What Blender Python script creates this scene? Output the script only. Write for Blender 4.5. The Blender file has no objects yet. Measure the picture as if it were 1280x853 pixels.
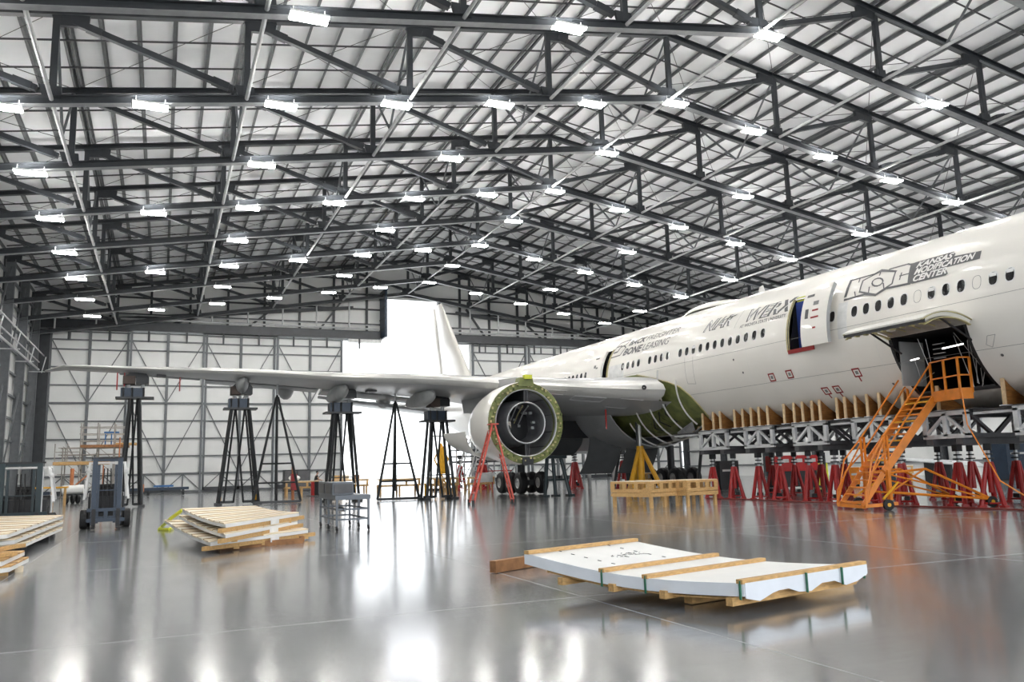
import bpy, bmesh, math, random
from mathutils import Vector, Matrix
random.seed(7)
R = math.radians
SC = bpy.context.scene
COL = SC.collection

# ------------------------------------------------------------------ camera
EYE = 1.65
cam_data = bpy.data.cameras.new('camera'); cam = bpy.data.objects.new('camera', cam_data); COL.objects.link(cam)
YAW, PITCH, ROLL = .4062, .154, -.027
_fw = Vector((math.sin(YAW)*math.cos(PITCH), math.cos(YAW)*math.cos(PITCH), math.sin(PITCH)))
_r = Vector((math.cos(YAW), -math.sin(YAW), 0)); _u = _r.cross(_fw)
_r2 = _r*math.cos(ROLL)+_u*math.sin(ROLL); _u2 = _u*math.cos(ROLL)-_r*math.sin(ROLL)
M = Matrix((_r2, _u2, -_fw)).transposed().to_4x4(); M.translation = (0, 0, EYE)
cam.matrix_world = M
cam_data.sensor_width = 36; cam_data.lens = 36*1017.3/1280; cam_data.clip_end = 600
SC.camera = cam

# ------------------------------------------------------------------ world, exposure
SC.view_settings.view_transform = 'Standard'; SC.view_settings.look = 'None'
SC.view_settings.gamma = 1; SC.view_settings.use_curve_mapping = False
SC.view_settings.exposure = 0.95
w = bpy.data.worlds.new('sky'); SC.world = w; w.use_nodes = True
nt = w.node_tree; bg = nt.nodes['Background']
tc = nt.nodes.new('ShaderNodeTexCoord'); nz = nt.nodes.new('ShaderNodeTexNoise'); nz.inputs['Scale'].default_value = 1.5
mx = nt.nodes.new('ShaderNodeMixRGB'); mx.inputs[1].default_value = (.86, .93, 1, 1); mx.inputs[2].default_value = (1, 1, 1, 1)
nt.links.new(tc.outputs['Generated'], nz.inputs['Vector']); nt.links.new(nz.outputs['Fac'], mx.inputs[0])
nt.links.new(mx.outputs[0], bg.inputs['Color']); bg.inputs['Strength'].default_value = 1.7
LAMP = 60.0

# ------------------------------------------------------------------ helpers
def ray(px, py):
    return _fw + _r2*((px-640)/1017.3) - _u2*((py-426.5)/1017.3)
def _pt(d, t): return Vector((0, 0, EYE)) + d*t
def on_z(px, py, z=0.0):
    d = ray(px, py); return _pt(d, (z-EYE)/d.z)
def on_x(px, py, x): d = ray(px, py); return _pt(d, x/d.x)
def on_y(px, py, y): d = ray(px, py); return _pt(d, y/d.y)

MATS = {}
def mat(name, col, rough=.5, metal=0., var=.12, scale=3., bump=0., coat=0., emis=None, spec=.5, stretch=(1, 1, 1)):
    if name in MATS: return MATS[name]
    m = bpy.data.materials.new(name); m.use_nodes = True; MATS[name] = m
    n = m.node_tree; b = n.nodes['Principled BSDF']
    b.inputs['Roughness'].default_value = rough; b.inputs['Metallic'].default_value = metal
    b.inputs['Coat Weight'].default_value = coat; b.inputs['Specular IOR Level'].default_value = spec
    if emis:
        b.inputs['Base Color'].default_value = (*col, 1)
        b.inputs['Emission Color'].default_value = (*emis[0], 1); b.inputs['Emission Strength'].default_value = emis[1]
        return m
    t = n.nodes.new('ShaderNodeTexCoord'); mp = n.nodes.new('ShaderNodeMapping'); mp.inputs['Scale'].default_value = stretch
    z = n.nodes.new('ShaderNodeTexNoise'); z.inputs['Scale'].default_value = scale; z.inputs['Detail'].default_value = 5
    cr = n.nodes.new('ShaderNodeValToRGB')
    cr.color_ramp.elements[0].position = .3; cr.color_ramp.elements[1].position = .7
    cr.color_ramp.elements[0].color = (*[c*(1-var) for c in col], 1); cr.color_ramp.elements[1].color = (*[min(1, c*(1+var)) for c in col], 1)
    n.links.new(t.outputs['Object'], mp.inputs['Vector']); n.links.new(mp.outputs[0], z.inputs['Vector'])
    n.links.new(z.outputs['Fac'], cr.inputs['Fac']); n.links.new(cr.outputs['Color'], b.inputs['Base Color'])
    if bump:
        bp = n.nodes.new('ShaderNodeBump'); bp.inputs['Strength'].default_value = bump; bp.inputs['Distance'].default_value = .02
        n.links.new(z.outputs['Fac'], bp.inputs['Height']); n.links.new(bp.outputs[0], b.inputs['Normal'])
    return m
mat('steel', (.030, .034, .039), .42, .0, .2, 2)
mat('purlin_grey', (.12, .127, .133), .5, 0, .2, 2)
mat('board_gap', (.40, .25, .12), .7)
mat('joint_line', (.50, .50, .50), .5)
mat('steel_edge', (.30, .31, .32), .45, .3)
mat('girt', (.13, .14, .15), .5, .0)
mat('galv', (.55, .56, .57), .4, .4)
mat('pipe', (.05, .05, .055), .4)
mat('panel', (.74, .75, .74), .45, 0, .03, .7)
mat('deck', (.84, .85, .86), .5, 0, .06, .4)
mat('lamp_tube', (1, 1, 1), .3, emis=((1, .975, .93), LAMP))
mat('lamp_up', (1, 1, 1), .3, emis=((1, .98, .95), LAMP*.85))
mat('lamp_white', (.8, .8, .8), .4)
mat('asphalt', (.62, .62, .6), .9)
mat('white_paint', (.83, .805, .755), .30, 0, .03, .5, coat=.25)
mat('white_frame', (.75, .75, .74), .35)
mat('wing_grey', (.42, .43, .44), .34, .15, .06, .8)
mat('wing_edge', (.62, .62, .60), .28, .5, .05, 1)
mat('composite_grey', (.36, .37, .37), .4, 0, .12, 2)
mat('primer_green', (.16, .185, .055), .5, 0, .35, 2.5)
mat('primer_dark', (.09, .11, .03), .5, 0, .5, 5)
mat('primer_tan', (.42, .37, .18), .5, 0, .2, 3)
mat('gear_dark', (.03, .032, .035), .5, .2)
mat('rubber', (.012, .012, .013), .65)
mat('hub', (.55, .55, .54), .35, .4)
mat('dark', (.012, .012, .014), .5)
mat('glass_dark', (.008, .008, .010), .12)
mat('duct', (.22, .225, .245), .30, .15, .3, 1.5)
mat('door_lining', (.30, .28, .24), .5, 0, .2, 3)
mat('duct_blue', (.05, .065, .10), .3, .3, .3, 1)
mat('ink', (.10, .10, .105), .5)
mat('ink_light', (.22, .22, .22), .5)
mat('ink_white', (.82, .81, .79), .4)
mat('red', (.36, .010, .010), .38, 0, .15, 4)
mat('red_tape', (.30, .02, .02), .6)
mat('red_dark', (.20, .015, .012), .5)
mat('ladder_red', (.55, .09, .06), .5)
mat('orange', (.72, .22, .015), .4, 0, .15, 3)
mat('yellow', (.78, .40, .02), .42, 0, .12, 3)
mat('lime', (.65, .68, .05), .5)
mat('wood', (.60, .37, .15), .7, 0, .22, 6, stretch=(1, 6, 6))
mat('wood_pale', (.80, .68, .50), .7, 0, .10, 4)
mat('cream_board', (.84, .77, .64), .6, 0, .06, 3)
mat('pad_brown', (.09, .065, .055), .7)
mat('wood_dark', (.32, .15, .06), .7, 0, .3, 6)
mat('ply', (.30, .125, .03), .6, 0, .3, 3, stretch=(1, 1, 5))
mat('ply_edge', (.68, .50, .30), .7, 0, .12, 8)
mat('alu', (.60, .61, .62), .42, .1, .12, 2)
mat('alu_dark', (.10, .10, .105), .45, .3, .2, 2)
mat('wrap', (.80, .84, .90), .4, 0, .05, 3, bump=.15)
mat('wrap_top', (.86, .86, .84), .5, 0, .04, 2, bump=.1)
mat('strap', (.02, .16, .09), .4)
mat('black_paint', (.018, .020, .022), .4)
mat('blue_steel', (.018, .032, .055), .35, .2)
mat('green_steel', (.012, .025, .03), .4, .2)
mat('blue', (.03, .14, .35), .45)
mat('blue_cloth', (.02, .05, .25), .7)
mat('cart_grey', (.13, .145, .165), .42, .3, .1, 4)
mat('skin', (.45, .26, .18), .6); mat('hair', (.02, .015, .012), .7); mat('shirt', (.02, .02, .022), .8); mat('jeans', (.08, .12, .18), .8)
mat('paper', (.82, .82, .80), .7)
mat('scaf', (.38, .36, .33), .45, .4, .2, 4)
mat('scaf_orange', (.55, .20, .08), .5)
mat('light_inner', (1, 1, 1), .3, emis=((1, .98, .95), 2.2))

ORG = {}
def _meta(o, label=None, cat=None, group=None, kind=None):
    if label: o['label'] = label
    if cat: o['category'] = cat
    if group: o['group'] = group
    if kind: o['kind'] = kind
    return o
def thing(name, label, cat, loc=(0, 0, 0), group=None, rz=0.0, local=False):
    o = bpy.data.objects.new(name, None); COL.objects.link(o); o.location = loc; o.rotation_euler = (0, 0, rz)
    o.empty_display_size = .2
    ORG[o.name] = Vector((0, 0, 0)) if local else Vector(loc)
    return _meta(o, label, cat, group)
class MB:
    def __init__(s): s.v = []; s.f = []; s.sm = False
    def add(s, vs, fs):
        k = len(s.v); s.v += [Vector(v) for v in vs]; s.f += [tuple(i+k for i in f) for f in fs]; return s
    def box(s, c, d, rz=0.0):
        c = Vector(c); x, y, z = d[0]/2, d[1]/2, d[2]/2; q = Matrix.Rotation(rz, 3, 'Z')
        vs = [c+q@Vector((a*x, b*y, e*z)) for e in (-1, 1) for a, b in ((-1, -1), (1, -1), (1, 1), (-1, 1))]
        return s.add(vs, [(0, 3, 2, 1), (4, 5, 6, 7), (0, 1, 5, 4), (1, 2, 6, 5), (2, 3, 7, 6), (3, 0, 4, 7)])
    def beam(s, p, q, w, h, up=(0, 0, 1)):
        p = Vector(p); q = Vector(q); d = (q-p).normalized(); u = Vector(up)
        if abs(d.dot(u)) > .995: u = Vector((0, 1, 0))
        x = d.cross(u).normalized(); y = x.cross(d).normalized()
        vs = [e+x*(a*w/2)+y*(b*h/2) for e in (p, q) for a, b in ((-1, -1), (1, -1), (1, 1), (-1, 1))]
        return s.add(vs, [(0, 1, 2, 3), (7, 6, 5, 4), (0, 4, 5, 1), (1, 5, 6, 2), (2, 6, 7, 3), (3, 7, 4, 0)])
    def ibeam(s, p, q, w, h, t=.03):
        p = Vector(p); q = Vector(q); d = (q-p).normalized(); x = d.cross(Vector((0, 0, 1))).normalized(); y = x.cross(d).normalized()
        s.beam(p, q, t, h, (0, 0, 1)); s.beam(p-y*(h/2-t/2), q-y*(h/2-t/2), w, t); s.beam(p+y*(h/2-t/2), q+y*(h/2-t/2), w, t); return s
    def tube(s, p, q, r, n=8, r2=None, caps=True):
        p = Vector(p); q = Vector(q); r2 = r if r2 is None else r2
        d = (q-p).normalized(); u = Vector((0, 0, 1)) if abs(d.z) < .95 else Vector((1, 0, 0))
        x = d.cross(u).normalized(); y = x.cross(d); k = len(s.v)
        for e, rr in ((p, r), (q, r2)):
            for i in range(n):
                a = 2*math.pi*i/n; s.v.append(e+x*(rr*math.cos(a))+y*(rr*math.sin(a)))
        for i in range(n): j = (i+1) % n; s.f.append((k+i, k+j, k+n+j, k+n+i))
        if caps: s.f.append(tuple(k+i for i in reversed(range(n)))); s.f.append(tuple(k+n+i for i in range(n)))
        return s
    def path(s, pts, r, n=6):
        for a, b in zip(pts, pts[1:]): s.tube(a, b, r, n)
        return s
    def prism(s, prof, ext):     # prof: list of 3D points (planar), ext: vector
        prof = [Vector(a) for a in prof]; ext = Vector(ext); n = len(prof)
        return s.add(prof+[a+ext for a in prof], [tuple(range(n)), tuple(reversed(range(n, 2*n)))]+[(j, i, n+i, n+j) for i in range(n) for j in [(i+1) % n]])
    def grid(s, rows, close=False):
        m = len(rows[0]); k = len(s.v)
        for r in rows: s.v += [Vector(a) for a in r]
        for i in range(len(rows)-1):
            for j in range(m if close else m-1):
                jj = (j+1) % m; s.f.append((k+i*m+j, k+i*m+jj, k+(i+1)*m+jj, k+(i+1)*m+j))
        return s
    def lathe(s, prof, o, ax, n=32, ref=(0, 0, 1)):    # prof: (along axis, radius)
        o = Vector(o); ax = Vector(ax).normalized(); x = ax.cross(Vector(ref))
        if x.length < .01: x = ax.cross(Vector((1, 0, 0)))
        x.normalize(); y = x.cross(ax)
        return s.grid([[o+ax*t+x*(r*math.cos(2*math.pi*i/n))+y*(r*math.sin(2*math.pi*i/n)) for i in range(n)] for t, r in prof], True)
    def build(s, name, m, parent=None, smooth=False, label=None, kind=None, cat=None, group=None, solid=0.0, loc=None):
        org = Vector(loc) if loc is not None else (ORG.get(parent.name, Vector((0, 0, 0))) if parent else Vector((0, 0, 0)))
        me = bpy.data.meshes.new(name); me.from_pydata([v-org for v in s.v], [], s.f)
        bm = bmesh.new(); bm.from_mesh(me); bmesh.ops.recalc_face_normals(bm, faces=bm.faces)
        if smooth:
            for f in bm.faces: f.smooth = True
        bm.to_mesh(me); bm.free()
        me.materials.append(MATS[m] if isinstance(m, str) else m)
        o = bpy.data.objects.new(name, me); COL.objects.link(o)
        if parent: o.parent = parent
        elif loc is not None: o.location = loc
        ORG[o.name] = org
        if solid:
            md = o.modifiers.new('solid', 'SOLIDIFY'); md.thickness = solid; md.offset = -1
        if smooth:
            md = o.modifiers.new('edge', 'EDGE_SPLIT'); md.split_angle = R(40)
        return _meta(o, label, cat, group, kind)
def box(name, c, d, m, parent=None, rz=0.0, **k): return MB().box(c, d, rz).build(name, m, parent, **k)
def beam(name, p, q, w, h, m, parent=None, **k): return MB().beam(p, q, w, h).build(name, m, parent, **k)
def copy_tree(o, parent=None, loc=None, rz=None, label=None, group=None, scale=None):
    c = o.copy(); COL.objects.link(c)
    if parent: c.parent = parent
    if loc is not None: c.location = loc
    if rz is not None: c.rotation_euler = (0, 0, rz)
    if scale is not None: c.scale = scale
    if label: c['label'] = label
    if group: c['group'] = group
    ORG[c.name] = ORG.get(o.name, Vector((0, 0, 0)))
    for ch in list(o.children): copy_tree(ch, c)
    return c
def share(o, loc, parent=None):      # copy of a single mesh object
    c = o.copy(); COL.objects.link(c); c.location = loc
    if parent: c.parent = parent
    return c
# ================================================================== hangar shell
XR, X0, X1 = 24.9, -11.9, 61.7          # ridge, left and right wall
SLOPE, ZB, ZT = .163, 21.35, 25.15      # roof slope, bottom and top chord at the ridge
Y0, BAY, PAN = 27.65, 7.45, 7.36
def yt(n): return Y0+BAY*n
def zb(x): return ZB-SLOPE*abs(x-XR)
def zt(x): return ZT-SLOPE*abs(x-XR)
YB, YF = yt(8)+1.5, -22.0               # back door plane, open front of the hall
DOORZ = 16.0

# floor: polished concrete
fm = bpy.data.materials.new('polished_concrete'); fm.use_nodes = True; MATS['floor'] = fm
n = fm.node_tree; b = n.nodes['Principled BSDF']; L = n.links.new
t = n.nodes.new('ShaderNodeTexCoord')
z1 = n.nodes.new('ShaderNodeTexNoise'); z1.inputs['Scale'].default_value = .22; z1.inputs['Detail'].default_value = 8; z1.inputs['Roughness'].default_value = .6
z2 = n.nodes.new('ShaderNodeTexNoise'); z2.inputs['Scale'].default_value = 1.6; z2.inputs['Detail'].default_value = 6; z2.inputs['Distortion'].default_value = .3
mp = n.nodes.new('ShaderNodeMapping'); mp.inputs['Scale'].default_value = (1, .35, 1); mp.inputs['Rotation'].default_value = (0, 0, .5)
cr = n.nodes.new('ShaderNodeValToRGB'); cr.color_ramp.elements[0].position = .25; cr.color_ramp.elements[1].position = .75
cr.color_ramp.elements[0].color = (.175, .185, .195, 1); cr.color_ramp.elements[1].color = (.29, .30, .31, 1)
mxx = n.nodes.new('ShaderNodeMath'); mxx.operation = 'MULTIPLY_ADD'; mxx.inputs[1].default_value = .45
L(t.outputs['Object'], z1.inputs['Vector']); L(t.outputs['Object'], mp.inputs['Vector']); L(mp.outputs[0], z2.inputs['Vector'])
L(z2.outputs['Fac'], mxx.inputs[0]); h = n.nodes.new('ShaderNodeMath'); h.operation = 'MULTIPLY'; h.inputs[1].default_value = .55
L(z1.outputs['Fac'], h.inputs[0]); L(h.outputs[0], mxx.inputs[2]); L(mxx.outputs[0], cr.inputs['Fac']); L(cr.outputs[0], b.inputs['Base Color'])
mr = n.nodes.new('ShaderNodeMapRange'); mr.inputs['From Min'].default_value = .3; mr.inputs['From Max'].default_value = .7
mr.inputs['To Min'].default_value = .12; mr.inputs['To Max'].default_value = .24
z4 = n.nodes.new('ShaderNodeTexNoise'); z4.inputs['Scale'].default_value = 5; z4.inputs['Detail'].default_value = 4
mp4 = n.nodes.new('ShaderNodeMapping'); mp4.inputs['Scale'].default_value = (.25, 2.2, 1); mp4.inputs['Rotation'].default_value = (0, 0, .45)
L(t.outputs['Object'], mp4.inputs['Vector']); L(mp4.outputs[0], z4.inputs['Vector'])
av = n.nodes.new('ShaderNodeMath'); av.operation = 'MULTIPLY_ADD'; av.inputs[1].default_value = .5; hv = n.nodes.new('ShaderNodeMath'); hv.operation = 'MULTIPLY'; hv.inputs[1].default_value = .5
L(z2.outputs['Fac'], hv.inputs[0]); L(z4.outputs['Fac'], av.inputs[0]); L(hv.outputs[0], av.inputs[2]); L(av.outputs[0], mr.inputs['Value'])
ad = n.nodes.new('ShaderNodeMath'); ad.operation = 'MULTIPLY_ADD'; ad.inputs[1].default_value = .22; L(z4.outputs['Fac'], ad.inputs[0]); L(h.outputs[0], ad.inputs[2]); L(ad.outputs[0], mxx.inputs[2]); mxx.inputs[1].default_value = .25
mr.clamp = False; L(mr.outputs[0], b.inputs['Roughness'])
b.inputs['Specular IOR Level'].default_value = 1.0; b.inputs['Coat Weight'].default_value = .7; b.inputs['Coat Roughness'].default_value = .12
bp = n.nodes.new('ShaderNodeBump'); bp.mute = False; bp.inputs['Strength'].default_value = .06; bp.inputs['Distance'].default_value = .01
z3 = n.nodes.new('ShaderNodeTexNoise'); z3.inputs['Scale'].default_value = 1.2; z3.inputs['Detail'].default_value = 1
L(t.outputs['Object'], z3.inputs['Vector']); 

MB().box(((X0+X1)/2, (YF+YB+1)/2, -.15), (X1-X0+1, YB+1-YF, .3)).build('floor', fm, kind='structure')
MB().box((25, 190, -.2), (500, 2*(190-YB-1), .3)).build('ground_outside', 'asphalt', kind='structure')
MB().box((25, YF-80, -.2), (500, 160, .3)).build('ground_front', 'asphalt', kind='structure')

for k in range(-2, 13):
    if yt(k)+2 > YF: MB().box(((X0+X1)/2, yt(k)-3.2, .0005), (X1-X0, .010, .002)).build('slab_joint', 'joint_line', bpy.data.objects['floor'])
for k in range(-4, 5): MB().box((XR+PAN*k-5.2, (YF+YB)/2, .0005), (.010, YB-YF, .002)).build('slab_joint', 'joint_line', bpy.data.objects['floor'])
# ceiling: two insulated slopes with purlins, pipes and rods
ceil = MB()
for xa, xb in ((X0-.5, XR), (XR, X1+.5)):
    za, zb_ = zt(xa)+.55, zt(xb)+.55
    ceil.prism([(xa, YF, za), (xb, YF, zb_), (xb, YF, zb_+.15), (xa, YF, za+.15)], (0, YB+1.2-YF, 0))
ceiling = ceil.build('ceiling', 'deck', kind='structure')
def purlin_mesh():
    m = MB(); m.beam((0, YF, 0), (0, YB+.8, 0), .025, .24); m.beam((.045, YF, .11), (.045, YB+.8, .11), .1, .02)
    m.beam((-.045, YF, -.11), (-.045, YB+.8, -.11), .1, .02); return m
xs = []
k = 0
x = XR-PAN*5
while x < XR+PAN*5+.01:
    xs.append(x); x += PAN/5
pur = purlin_mesh().build('purlin', 'purlin_grey', ceiling)
pur.location = (xs[0], 0, zt(xs[0])+.40)
for i, x in enumerate(xs[1:]):
    share(pur, (x, 0, zt(x)+.40), ceiling)
    if (i+1) % 5 == 0: share(pur, (x+.28, 0, zt(x+.28)+.36), ceiling)
for nb in range(-4, 8):
    for dy in (2.4, 5.0):
        y = yt(nb)+dy
        if y < YF: continue
        m = MB(); m.tube((X0+.5, y, zt(X0)+.12), (XR, y, zt(XR)+.12), .045, 6); m.tube((XR, y, zt(XR)+.12), (X1-.5, y, zt(X1)+.12), .045, 6)
        m.build('sprinkler_pipe', 'pipe', ceiling)
for nb in range(0, 8):
    ya, yb = yt(nb), yt(nb+1)
    for k in range(-5, 5):
        xa, xb = XR+PAN*k, XR+PAN*(k+1)
        MB().tube((xa, ya, zt(xa)+.1), (xb, yb, zt(xb)+.1), .018, 4, caps=False).build('brace_rod', 'pipe', ceiling)
        MB().tube((xb, ya, zt(xb)+.1), (xa, yb, zt(xa)+.1), .018, 4, caps=False).build('brace_rod', 'pipe', ceiling)

# roof trusses
ORD = ['nearest', 'second nearest', 'third nearest', 'fourth', 'fifth', 'sixth', 'seventh', 'eighth', 'ninth', 'farthest']
def truss(n_):
    y = yt(n_)
    lab = {-3: 'dark steel roof truss behind the camera end', -2: 'dark steel roof truss above the open end of the hall', -1: 'dark steel roof truss crossing the top right corner of the picture'}
    word = ['first', 'second', 'third', 'fourth', 'fifth', 'sixth', 'seventh', 'eighth', 'ninth']
    label = lab.get(n_) or 'dark steel roof truss across the hangar, %s from the near end in view' % word[n_]
    if n_ == 8: label = 'farthest dark steel roof truss, right in front of the tall door slot'
    T = thing('roof_truss', label, 'truss', (XR, y, 0), 'roof trusses of the hangar')
    for sg in (-1, 1):
        xe = XR+sg*(PAN*5)
        MB().ibeam((XR, y, ZB), (xe, y, zb(xe)), .36, .36, .035).build('bottom_chord', 'steel', T)
        MB().beam((XR, y, ZB-.19), (xe, y, zb(xe)-.19), .37, .012).build('flange', 'steel_edge', T)
        MB().ibeam((XR, y, ZT), (xe, y, zt(xe)), .30, .30, .03).build('top_chord', 'steel', T)
    for k in range(-5, 6):
        x = XR+PAN*k
        MB().beam((x, y, zb(x)+.15), (x, y, zt(x)-.12), .26, .2, (0, 1, 0)).build('web_post', 'steel', T)
        gs = -1 if k <= 0 else 1
        MB().prism([(x-.35 if k else x-.8, y-.08, zb(x)+.12), (x+.35 if k else x+.8, y-.08, zb(x)+.12), (x+.3, y-.08, zb(x)+.62), (x-.5*1 if k <= 0 else x-.3, y-.08, zb(x)+.62)], (0, .16, 0)).build('gusset_plate', 'steel', T)
        if 0 < abs(k) <= 5:
            sg = 1 if k > 0 else -1
            # diagonal from the outer top node down to the inner bottom node
            xi = x-sg*PAN
            MB().prism([(x+.2*sg, y-.09, zt(x)-.1), (x-1.2*sg, y-.09, zt(x)+.02), (x-1.15*sg, y-.09, zt(x)-.46), (x+.05*sg, y-.09, zt(x)-.6)], (0, .18, 0)).build('gusset_plate', 'steel', T)
            MB().beam((x-.6*sg, y, zt(x)-.32), (xi+.55*sg, y, zb(xi)+.42), .24, .24, (0, 1, 0)).build('web_diagonal', 'steel', T)
            a = Vector((x-.6*sg, y, zt(x)-.32)); b_ = Vector((xi+.55*sg, y, zb(xi)+.42)); dd = (b_-a).normalized()
            MB().beam(a+dd*.5, a+dd*1.1, .30, .30, (0, 1, 0)).build('splice_plate', 'steel', T); MB().beam(b_-dd*.9, b_-dd*.2, .30, .30, (0, 1, 0)).build('splice_plate', 'steel', T)
    if -2 <= n_ < 8:
        for k in range(-5, 6):
            x = XR+PAN*k
            MB().tube((x, y+.15, zb(x)), (x, y+BAY-.15, zb(x)), .085, 8).build('tie_tube', 'galv' if k < 4 else 'steel_edge', T, smooth=True)
            if n_ % 2 == 1 and abs(k) < 5:
                mid = Vector((x, y+BAY/2, zb(x)+.05))
                MB().tube((x, y+.1, zt(x)-.2), mid, .06, 6).build('sway_strut', 'girt', T)
                MB().tube((x, y+BAY-.1, zt(x)-.2), mid, .06, 6).build('sway_strut', 'girt', T)
    return T
for n_ in range(-3, 9): truss(n_)

# lamps below the bottom chords
lamp0 = None
WN = ['first', 'second', 'third', 'fourth', 'fifth', 'sixth', 'seventh', 'eighth', 'ninth', 'tenth', 'eleventh', 'twelfth', 'thirteenth', 'fourteenth']
def make_lamp(loc, label):
    T = thing('hangar_lamp', label, 'lamp', loc, 'lamps under the roof trusses', local=True)
    MB().box((0, 0, 0), (1.36, .62, .07)).build('housing', 'lamp_white', T)
    for s_ in (-.17, .17):
        MB().box((0, s_, -.06), (1.30, .16, .05)).build('light_tube', 'lamp_tube', T)
    MB().box((0, 0, .05), (1.1, .30, .02)).build('uplight_lens', 'lamp_up', T)  # glowing top face, added to brighten the roof deck
    for a in (-.55, .55): MB().tube((a, 0, .03), (a, 0, .33), .02, 5).build('hanger', 'galv', T)
    return T
for n_ in range(-2, 8):
    idx = range(0, 13) if n_ % 2 else range(0, 13, 2)
    for c_, i in enumerate(idx):
        x = XR+5.17*(i-6); z = ZB-.50-SLOPE*abs(x-XR)-(.0 if i != 6 else 0)
        lab = 'bright white rectangular lamp under the %s roof truss in view, %s from the left wall' % (WN[n_+2], WN[c_])
        if lamp0 is None: lamp0 = make_lamp((x, yt(n_)-.52, z+.06), lab)
        else: c9 = copy_tree(lamp0, loc=(x, yt(n_)-.52, z+.06), label=lab)
        if n_ >= 6:  # added upward glow left off here to keep the far bays darker
            for ch in list(c9.children):
                if ch.name.startswith('uplight'): bpy.data.objects.remove(ch)

# ------------------------------------------------------------------ left and right walls
def side_wall(name, xw, sg, n_from):
    W_ = MB().box((xw+sg*.1, (YF+YB)/2, 9.7), (.2, YB-YF, 19.4)).build(name, 'panel', kind='structure')
    for n_ in range(n_from, 9):
        y = yt(n_)
        m = MB(); m.beam((xw-sg*1.0, y, 0), (xw-sg*1.0, y, 18.8), .42, .05, (0, 1, 0)); m.beam((xw-sg*.1, y, 0), (xw-sg*.1, y, 18.8), .42, .05, (0, 1, 0))
        m.v = []; m.f = []
        m.box((xw-sg*.80, y, 9.4), (.05, .36, 18.8)).box((xw-sg*.15, y, 9.4), (.05, .36, 18.8)).box((xw-sg*.48, y, 9.4), (.64, .04, 18.8))
        m.build('column', 'girt' if sg < 0 else 'steel', W_)
    for k in range(0, 10):
        MB().box((xw-sg*.16, (YF+YB)/2, 1.2+k*1.85), (.2, YB-YF, .16)).build('girt', 'girt', W_)
    return W_
wl = side_wall('wall_left', X0, -1, -3)
wr = side_wall('wall_right', X1, 1, -3)
for nb in range(-2, 8):
    for zz in (0, 9.2):
        MB().beam((X0+.5, yt(nb), zz+.2), (X0+.5, yt(nb+1), zz+9), .12, .12).build('wall_brace', 'girt', wl)
# cable tray and pipes along the left wall
MB().tube((X0+1.25, YF, 11.6), (X0+1.25, YB-4, 11.6), .09, 6).build('wall_pipe', 'galv', wl)
MB().tube((X0+1.25, YF, 12.3), (X0+1.25, YB-4, 12.3), .06, 6).build('wall_pipe', 'galv', wl)
MB().tube((X0+1.6, YF, 12.9), (X0+1.6, YB-4, 12.9), .06, 6).build('wall_pipe', 'galv', wl)
for n_ in range(0, 9):
    MB().tube((X0+.2, yt(n_)-1, 11.6), (X0+1.6, yt(n_)-1, 11.6), .05, 6).tube((X0+1.3, yt(n_)-1, 11.5), (X0+1.6, yt(n_)-1, 13), .05, 6).build('pipe_bracket', 'galv', wl)

# ------------------------------------------------------------------ sliding door leaves on the far side
LEAF = 7.05
def leaf(no, x0, y, w_=LEAF):
    x1 = x0+w_; H_ = DOORZ
    D = MB().box((x0+w_/2, y+.16+(.06 if no in (1, 3, 5, 7) else 0), H_/2), (w_+(.5 if no in (1, 3, 5, 7) else -.04), .12, H_)).build('door_%d' % no, 'panel', kind='structure')
    q = y-.02
    for i in range(9):                      # insulated panel sheets, slightly proud, between the girts
        za = (0, 1.9, 3.65, 5.4, 7.15, 8.9, 10.65, 12.4, 14.15)[i]; zb_ = (1.9, 3.65, 5.4, 7.15, 8.9, 10.65, 12.4, 14.15, H_)[i]
        for a, b2 in ((x0, x0+w_/2), (x0+w_/2, x1)):
            MB().box(((a+b2)/2, y+.09, (za+zb_)/2), (w_/2-.05, .03, zb_-za-.04)).build('wall_sheet', 'panel', D)
    for zz in (.15, 1.9, 3.65, 5.4, 7.15, 8.9, 10.65, 12.4, 14.15, 15.1, H_-.1):
        big = zz in (1.9, .15, 8.9)
        MB().box(((x0+x1)/2, q, zz), (w_, .14, .20 if big else .13)).build('girt', 'girt', D)
    for xx, ww in ((x0+.14, .22), (x1-.14, .22), (x0+w_/2, .26)):
        MB().box((xx, q-.05, H_/2), (ww, .24, H_)).build('stile', 'girt', D)
    c = x0+w_/2
    for za in (1.9, 8.9):
        for sx in (x0+.15, x1-.15):
            MB().beam((sx, q-.03, za+7 if za < 5 else 15.2), (c, q-.03, za), .09, .09, (0, 1, 0)).build('brace', 'girt', D)
    for sg in (-1, 1):
        qx = c+sg*w_/4
        MB().box((qx, q, 1.0), (.12, .14, 1.9)).build('post', 'girt', D)
        MB().beam((qx, q-.03, 1.85), (c, q-.03, .15), .09, .09, (0, 1, 0)).beam((qx, q-.03, 1.85), (c+sg*w_/2, q-.03, .15), .09, .09, (0, 1, 0)).build('brace', 'girt', D)
        MB().box((qx, q, 15.55), (.12, .14, .9)).build('post', 'girt', D)
    MB().box((c-w_/8, q-.06, .35), (w_*.72, .22, .35)).build('drive_unit', 'steel', D)
    return D
MB().box((X0+.7, YB-.1, 8), (1.8, .5, 16)).build('trim_4', 'steel', kind='structure')
DX = [-10.4+LEAF*i for i in range(4)]
for i, x in enumerate(DX): leaf(i+1, x, YB-(.45 if i % 2 else .0))
for i in range(4): leaf(i+5, 32.95+LEAF*i, YB-(.45 if i % 2 else .0))

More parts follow.
